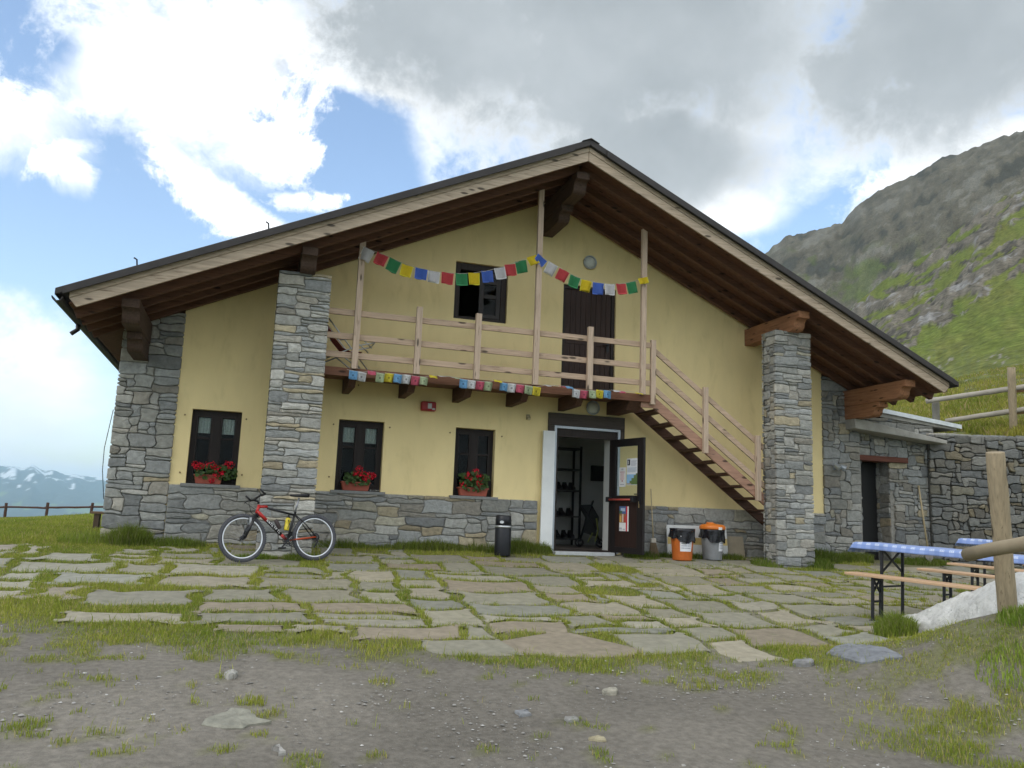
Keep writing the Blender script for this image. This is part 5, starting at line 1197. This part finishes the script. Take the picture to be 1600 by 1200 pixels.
ul = [(228, 28, 'w', -.38), (292, 52, 'r', -.36), (350, 78, 'g', -.34), (406, 102, 'y', -.22), (470, 118, 'b', -.1), (528, 131, 'w', -.04), (591, 137, 'r', -.02), (653, 141, 'g', .06), (712, 138, 'y', .10), (772, 128, 'b', .14), (829, 114, 'w', .24), (878, 98, 'r', .22), (928, 82, 'g', .30)]
s1 = [C3(190, 12)]+[C3(a[0], a[1]) for a in ul]+[C3(1002, 50)]
flag_string('prayer flag string from the left balcony post to the middle post across the upper window', s1, [(*C3(a[0], a[1]), a[2], -a[3]*-1, 0) for a in ul]+[(*C3(978, 60), 'y', .45, .25)], -1.15, .205, False, 1)
ur = [(1030, 66, 'b', -.6, .3), (1080, 96, 'w', -.42, 0), (1132, 126, 'r', -.40, 0), (1182, 154, 'g', -.26, 0), (1235, 172, 'y', -.12, 0), (1288, 184, 'b', -.02, 0), (1340, 190, 'w', .06, 0), (1391, 188, 'r', .10, 0), (1438, 180, 'g', .26, 0)]
s2 = [C3(1008, 50)]+[C3(a[0], a[1]) for a in ur]+[C3(1490, 168)]
flag_string('prayer flag string from the middle post to the right post across the balcony door', s2, [(*C3(a[0], a[1]), a[2], a[3], a[4]) for a in ur]+[(*C3(1492, 160), 'y', .3, .4)], -1.15, .20, False, 2)
def C7(x_, y_): return (530+x_*.3, 560+y_*.3)
low = [(75, 85, 'B', 0), (120, 92, 'W', 0), (168, 75, 'P', .5), (215, 98, 'G', 0), (262, 98, 'Y', 0), (307, 103, 'B', 0), (352, 106, 'W', 0), (400, 113, 'P', 0), (443, 118, 'G', 0), (488, 98, 'Y', .6), (527, 101, 'W', .82), (566, 104, 'W', .85), (604, 109, 'G', .82), (648, 130, 'B', 0), (690, 135, 'W', 0), (736, 140, 'P', 0), (780, 143, 'G', 0), (822, 122, 'Y', .65), (859, 148, 'B', 0), (900, 152, 'W', 0), (944, 158, 'P', 0), (988, 164, 'G', 0), (1030, 169, 'Y', 0), (1078, 148, 'W', .82), (1118, 151, 'W', .85), (1156, 153, 'P', .82), (1195, 155, 'B', .6), (1234, 183, 'W', 0), (1277, 188, 'P', 0), (1318, 188, 'G', 0), (1357, 186, 'Y', 0), (1397, 188, 'B', 0), (1435, 175, 'W', .7), (1470, 180, 'P', .7), (1555, 187, 'Y', .7)]
lf_ = [(*C7(a[0], a[1]-(20 if a[3] < .3 else 9)), a[2], -.08 if a[3] < .3 else -.05, a[3]) for a in low]
s3 = [C7(40, 58)]+[(a[0], a[1]-.3) for a in lf_]+[C7(1580, 176)]
flag_string('low string of small printed prayer flags along the balcony deck edge', s3, lf_, -1.15, .142, True, 3, .003)

# ------------------------------------------------------------------ deck chair on the balcony
dk = thing('deck_chair', 'folding deck chair with dark red cloth on the balcony by the left pillar', 'chair', (1.35, -.62, ZB))
a = MB()
for y in (-.22, .22):
    a.tube([(-.42, y, 1.02), (.42, y, .04)], .012, 6); a.tube([(-.38, y, .10), (.25, y, .42), (.52, y, .50)], .012, 6); a.tube([(-.18, y, .55), (.22, y, .62), (.48, y, .40)], .011, 6); a.tube([(.30, y, .02), (-.10, y, .30)], .012, 6)
a.tube([(-.42, -.22, 1.02), (-.42, .22, 1.02)], .012, 6); a.tube([(.42, -.22, .04), (.42, .22, .04)], .012, 6); a.tube([(-.38, -.22, .10), (-.38, .22, .10)], .012, 6); a.tube([(.52, -.22, .50), (.52, .22, .50)], .012, 6)
a.build('frame', M_alu, dk, smooth=True)
a = MB(); pf = [(-.44, 1.0), (-.30, .76), (-.15, .52), (.0, .36), (.15, .30), (.32, .32)]
a.add([(x_, y_, z_) for x_, z_ in pf for y_ in (-.20, .20)], [(2*i, 2*i+1, 2*i+3, 2*i+2) for i in range(len(pf)-1)]); o = a.build('seat_cloth', material('dark_red_cloth', (.20, .015, .022), .8), dk); o.modifiers.new('thick', 'SOLIDIFY').thickness = .008

# ------------------------------------------------------------------ inside the entrance
rk = thing('shelf_rack', 'dark metal shelf rack inside the entrance room', 'shelf', (5.95, 2.45, .05))
for x_ in (0, 1.05):
    for y_ in (0, .42):
        a = MB(); a.box((x_-.02, y_-.02, 0), (x_+.02, y_+.02, 2.15)); a.build('upright', M_steel, rk)
for z_ in (.12, .60, 1.16, 1.62, 2.08):
    a = MB(); a.box((-.02, -.025, z_), (1.07, .445, z_+.03)); a.build('shelf', material('shelf_dark', (.05, .048, .045), .6), rk)
M_boot = material('boot_leather', (.022, .020, .020), .7)
def boot():
    t = thing('shoe', 'dark hiking shoe standing on the rack inside the entrance', 'shoe', (0, 0, 0), group='dark shoes on the entrance rack')
    a = MB(); prof = [(-.13, .02, .045, .09), (-.09, .02, .047, .17), (-.04, .02, .046, .175), (.02, .02, .046, .11), (.08, .02, .05, .085), (.13, .02, .045, .065), (.15, .02, .025, .05)]; vs = []
    for y_, z0, hw, z1 in prof: vs += [(-hw, -y_, z0), (hw, -y_, z0), (hw*.75, -y_, z1), (-hw*.75, -y_, z1)]
    a.add(vs, [(4*i+j, 4*i+(j+1) % 4, 4*i+4+(j+1) % 4, 4*i+4+j) for i in range(6) for j in range(4)]+[(3, 2, 1, 0), (24, 25, 26, 27)]); a.build('upper', M_boot, t, smooth=True)
    a = MB(); a.prism([(-.05, .135, 0), (-.052, -.08, 0), (-.03, -.155, 0), (.03, -.155, 0), (.052, -.08, 0), (.05, .135, 0)], (0, 0, .024)); a.build('sole', material('sole_rubber', (.05, .05, .05), .8), t); return t
proto = boot(); spots_ = [(.45, .15), (.60, .15), (.78, .15), (.93, .15), (.55, .63), (.70, .63), (.88, .63), (.62, 1.19), (.77, 1.19), (.92, 1.19)]
for i, (x_, z_) in enumerate(spots_):
    o = proto if i == 0 else copy_tree(proto); o.location = (5.95+x_, 2.64, .05+z_)
st_ = thing('folded_stroller', 'folded dark pushchair standing on the floor inside the entrance', 'pushchair', (6.95, 1.75, .05), (0, 0, R(-20)))
a = MB()
for y_ in (-.16, .16): a.tube([(-.22, y_, .08), (-.08, y_, .55), (.05, y_, .95)], .014, 6); a.tube([(.22, y_, .08), (.05, y_, .5), (-.20, y_, .85)], .014, 6)
a.tube([(.05, -.16, .95), (.05, .16, .95)], .016, 6); a.build('frame', M_steel, st_, smooth=True)
for x_ in (-.22, .22):
    for y_ in (-.18, .18):
        a = MB(); a.tube([(x_+math.cos(q)*.075, y_, .085+math.sin(q)*.075) for q in np.linspace(0, 2*math.pi, 17)[:-1]], .014, 6, closed=True); a.tube([(x_, y_-.012, .085), (x_, y_+.012, .085)], .03, 8); a.build('wheel', M_black, st_)
a = MB(); a.prism([(-.15, -.14, .30), (.12, -.14, .22), (.18, -.14, .62), (.02, -.14, .88), (-.25, -.14, .86), (-.10, -.14, .6)], (0, .28, 0)); a.build('seat_cloth', material('stroller_cloth', (.02, .022, .022), .8), st_, bevel=.03)
a = MB(); a.tube([(.10, -.17, .12), (.16, -.18, .35), (.12, -.17, .60)], .016, 6); a.tube([(-.05, -.17, .10), (.05, -.18, .3)], .014, 6); a.build('strap', material('strap_lime', (.25, .27, .08), .7), st_)
o = MB().box((7.55, 3.09, 1.50), (8.0, 3.195, 1.85)).build('notice_board', material('board_dark', (.03, .03, .03), .7), None, bevel=.006); tag(o, 'dark panel hung on the white back wall inside the entrance', 'panel')

# ------------------------------------------------------------------ hillside on the right
AZD = np.linspace(20, 100, 560); NR1, NR2 = 210, 190
r1 = np.exp(np.linspace(math.log(21.4), math.log(250), NR1)); r2 = np.linspace(254, 820, NR2)
sky_az = [20, 30, 34.7, 36.3, 38.6, 39.75, 40.9, 42.2, 44.2, 45.9, 47.5, 49.2, 55, 65, 80, 100]; sky_e = [.18, .285, .322, .345, .351, .352, .375, .388, .404, .419, .423, .432, .445, .45, .42, .36]
cr_az = [20, 34, 37, 39.75, 42.2, 45.2, 47.5, 49.2, 55, 70, 100]; cr_e = [.10, .19, .215, .244, .281, .312, .345, .362, .40, .42, .36]
AZ1, RR1 = np.meshgrid(AZD, r1); ec = np.interp(AZ1, cr_az, cr_e); tq = (RR1-21.4)/(250-21.4)
e0 = (2.62-.6)/21.4
E1 = e0+(ec-e0)*tq**.55
Z1 = .6+RR1*E1
AZ2, RR2 = np.meshgrid(AZD, r2); es = np.interp(AZ2, sky_az, sky_e); zc = .6+250*np.interp(AZ2, cr_az, cr_e); tq2 = (RR2-250)/(720-250)
Z2 = np.where(tq2 < 1, zc-8*np.sin(np.clip(tq2*8, 0, np.pi))+(720*es+.6-zc)*np.clip((tq2-.10)/.90, 0, 1)**.95, 720*es+.6-(RR2-720)*.35)
AZ, RR, ZZ = np.r_[AZ1, AZ2], np.r_[RR1, RR2], np.r_[Z1, Z2]
HX, HY = RR*np.sin(np.radians(AZ)), RR*np.cos(np.radians(AZ))-14.5
EE = (ZZ-.6)/RR
def pxe(px, py):
    d = ray(px, py); return math.degrees(math.atan2(d[0], d[1])), d[2]/math.hypot(d[0], d[1])
w1, w2 = (fbm(AZ*.9, EE*70, 101, 5)-.5), (fbm(AZ*.9+40, EE*70+9, 102, 5)-.5)
AW, EW = AZ+w1*2.0, EE+w2*.034
def pmask(*polys): 
    o = np.zeros(AZ.shape, bool)
    for p in polys: o |= in_poly(AW, EW, [pxe(*q) for q in p])
    return o
nearm = RR < 251
rockA = pmask([(1300, 520), (1340, 480), (1400, 430), (1470, 385), (1540, 320), (1620, 260), (1800, 150), (1800, 250), (1620, 325), (1560, 365), (1515, 410), (1470, 440), (1440, 480), (1395, 520), (1380, 560), (1330, 580)],
              [(1700, 330), (1610, 365), (1560, 378), (1520, 420), (1480, 455), (1440, 478), (1400, 500), (1385, 540), (1420, 525), (1470, 505), (1520, 470), (1560, 430), (1610, 415), (1700, 400)], [(1395, 535), (1440, 520), (1425, 545), (1400, 560)]) & nearm
SQ = EE-.0085*AZ
st_dir = .6*fbm(SQ*170, AZ*.55+EE*6, 120, 5)+.4*fbm(SQ*420, AZ*1.6, 121, 4)               # strata that dip like the outcrop
rockA_f = rockA & (st_dir > .36) & (fbm(SQ*130+3, AZ*.45, 125, 4) < .62)
green = np.array([.100, .145, .026]); olive = np.array([.140, .142, .040]); brown = np.array([.140, .118, .060]); rockc = np.array([.135, .122, .096]); rockd = np.array([.055, .052, .044]); rockl = np.array([.235, .23, .215])
nA = fbm(AZ*1.1, EE*55, 130, 5)[..., None]; nB = fbm(AZ*4, EE*210, 131, 4)[..., None]; lowb = sstep(.205, .145, EE+.05*w1)[..., None]
col = green*(1-nA)+olive*nA; col = col*(1-lowb*.75)+(brown*.55+olive*.45)*lowb*.75; col = col*(.72+.56*nB)
tuft = (fbm(AZ*9, EE*420, 132, 3) > .60)[..., None] & (lowb > .1); col = np.where(tuft, np.array([.115, .135, .045]), col)
sparse = (fbm(AZ*6, EE*300, 133, 3) > .70)[..., None]; col = np.where(sparse & (lowb > .2), np.array([.22, .21, .17]), col)
rk_n = st_dir[..., None]; rcol = rockc*(.40+1.2*nB)*(.55+.9*rk_n); rcol = np.where(rk_n > .62, rockl*(.6+.6*nB), rcol); rcol = np.where((rk_n < .42), rockd*(.7+.8*nB), rcol)
col = np.where(rockA_f[..., None], rcol, col)
# far mountain: dark scree and rock, thin green patches
strat = (.55*fbm(SQ*110, AZ*.4+EE*8, 140, 5)+.45*fbm(AZ*1.3, EE*60, 143, 4))[..., None]; fine = (.5*fbm(AZ*5, EE*260, 141, 4)+.5*fbm(SQ*600, AZ*2, 144, 4))[..., None]
farc = np.array([.105, .098, .074])*(.42+1.16*fine)*(.45+1.1*strat); farc = np.where(strat > .60, np.array([.145, .14, .115])*(.6+.8*fine), farc); farc = np.where(strat < .40, np.array([.062, .062, .05])*(.6+.8*fine), farc)
gm = pmask([(1310, 470), (1340, 430), (1372, 398), (1380, 410), (1360, 450), (1330, 480)]) & ~nearm
fgn = sstep(.52, .66, fbm(AZ*1.4, EE*90, 142, 4))[..., None]*sstep(.34, .30, EE)[..., None]
farc = farc*(1-.6*fgn)+np.array([.075, .10, .022])*.6*fgn; farc = np.where(gm[..., None], (.5*np.array([.10, .135, .036])*(.75+.5*fine)+.5*farc), farc)
col = np.where(nearm[..., None], col, farc)
amp = np.where(rockA_f, .016, .003)*RR*np.clip(RR/100, .1, 1)
ZZ = ZZ+amp*(.6*fbm(SQ*170, AZ*.55+EE*6, 120, 5)+.4*ridged(AZ*1.1, EE*70, 150, 5)-.45)*1.4*np.where(nearm, 1, 0)*sstep(22, 60, RR)
ZZ = ZZ+np.where(nearm, 0, 1)*((.5*ridged(HX*.012, HY*.012, 160, 6)+.5*fbm(SQ*110, AZ*.4+EE*8, 140, 5)-.5)*11*np.clip((RR-260)/200, 0, 1)+(fbm(AZ*3.0, RR*.02, 161, 5)-.5)*5*np.clip((RR-260)/200, 0, 1))
ZZ = ZZ+(fbm(HX*.35, HY*.35, 162, 4)-.5)*np.clip((RR-22)/60, 0, 1)*1.2
# keep clear of the house and the annex
inside = (HX < 14.6) & (HY < 12.5); ZZ = np.where(inside & (ZZ > -2), np.minimum(ZZ, -.8), ZZ)
NA = len(AZD); ii = np.arange(AZ.size).reshape(AZ.shape); hq = np.stack([ii[:-1, :-1], ii[:-1, 1:], ii[1:, 1:], ii[1:, :-1]], -1).reshape(-1, 4)
M_hill = material('hill', attr=True, rough=.95, scale=1.3, amt=.55, bump=1.0, bscale=.8, spec=.1, dist=.5)
ho = raw_mesh('hillside', np.c_[HX.ravel(), HY.ravel(), ZZ.ravel()], [hq], M_hill, col.reshape(-1, 3), True)
tag(ho, 'green and rocky mountainside rising right behind the lodge', 'mountain', kind='structure')
# grass tufts on the first metres of the slope
n = 60000; a = RNG.uniform(40, 56, n); r_ = 21.6+26*RNG.random(n)**1.4; xx, yy = r_*np.sin(np.radians(a)), r_*np.cos(np.radians(a))-14.5
ecn = np.interp(a, cr_az, cr_e); zz = .6+r_*(e0+(ecn-e0)*((r_-21.4)/(250-21.4))**.55)
k = fbm(xx*1.2, yy*1.2, 170, 3) > .42
k &= ~((xx < 14.6) & (yy < 12.5))
xx, yy, zz, r_ = xx[k], yy[k], zz[k], r_[k]; n = len(xx); c_ = gcol(n, xx, yy)*np.array([.95, .85, .95])
blades(xx, yy, zz, RNG.uniform(.08, .26, n), .012+.0004*r_, RNG.uniform(.2, .8, n), c_, 'slope_grass', 'rough grass tufts on the lower slope above the retaining wall')

# ------------------------------------------------------------------ far range across the valley
azf = np.linspace(-75, 22, 620); rf_ = np.linspace(5600, 12500, 90); AZF, RF = np.meshgrid(azf, rf_)
pk = [(-75, .026), (-40, .03), (-22, .028), (-18, .027), (-15.2, .029), (-13.6, .0322), (-13.2, .0335), (-12.7, .0315), (-12.4, .0338), (-12.25, .0352), (-11.9, .0325), (-11.6, .0295), (-11.3, .0315), (-11.0, .0308), (-10.7, .0275), (-10.2, .0262), (-9.9, .0275), (-9.3, .0262), (-8.5, .0265), (-7, .029), (0, .026), (22, .02)]
crest = np.interp(AZF, [p[0] for p in pk], [p[1] for p in pk])*12000
tf = (RF-5600)/(12000-5600)
ZF = -232+(crest+232)*np.clip(tf, 0, 1)**1.15-np.where(RF > 12000, (RF-12000)*.6, 0)
rd = ridged(AZF*.55, RF*.0008, 200, 6)-.55
ZF = ZF+rd*220*np.clip(tf*1.3, 0, 1)*np.clip((1.02-tf)*3.2, .05, 1)+(fbm(AZF*2.6, RF*.002, 201, 5)-.5)*60*np.clip(tf, 0, 1)
ZF[0] = -234
FX, FY = RF*np.sin(np.radians(AZF)), RF*np.cos(np.radians(AZF))-14.5
sn = fbm(AZF*2.2, RF*.003, 210, 5)+.45*(ZF/400)-.02
fcol = np.where((sn > .86)[..., None], np.array([.75, .77, .80]), np.array([.05, .058, .05])*(.7+.6*fbm(AZF*3, RF*.004, 211, 4)[..., None]))
fcol = np.where(((ZF < 60) & (fbm(AZF*1.1, RF*.0015, 212, 3) > .60))[..., None], np.array([.13, .18, .06]), fcol)
fi = np.arange(AZF.size).reshape(AZF.shape); fq = np.stack([fi[:-1, :-1], fi[:-1, 1:], fi[1:, 1:], fi[1:, :-1]], -1).reshape(-1, 4)
fo = raw_mesh('distant_mountains', np.c_[FX.ravel(), FY.ravel(), ZF.ravel()], [fq], material('far_rock', attr=True, rough=.95, scale=.01, amt=.2, bump=0), fcol.reshape(-1, 3), True)
tag(fo, 'pale blue snow flecked mountain range across the valley', 'mountains', kind='structure')

# ------------------------------------------------------------------ haze
hz = MB(); hz.box((-15000, -15000, -240), (15000, 15000, 470))
hm = bpy.data.materials.new('haze'); hm.use_nodes = True; t = NT(hm.node_tree); t.n.clear()
pv = t.new('ShaderNodeVolumePrincipled'); pv.inputs['Color'].default_value = (.60, .84, 1.0, 1); pv.inputs['Density'].default_value = 1.0e-4; pv.inputs['Anisotropy'].default_value = .2
mo = t.new('ShaderNodeOutputMaterial'); t.link(pv.outputs[0], mo.inputs['Volume'])
ho_ = hz.build('haze', hm); tag(ho_, 'thin blue haze between the lodge and the far mountains', 'haze', kind='stuff')

SC.render.engine = 'CYCLES'
SC.cycles.max_bounces = 8; SC.cycles.diffuse_bounces = 4; SC.cycles.transmission_bounces = 6; SC.cycles.volume_bounces = 2; SC.cycles.transparent_max_bounces = 8
SC.cycles.use_denoising = True
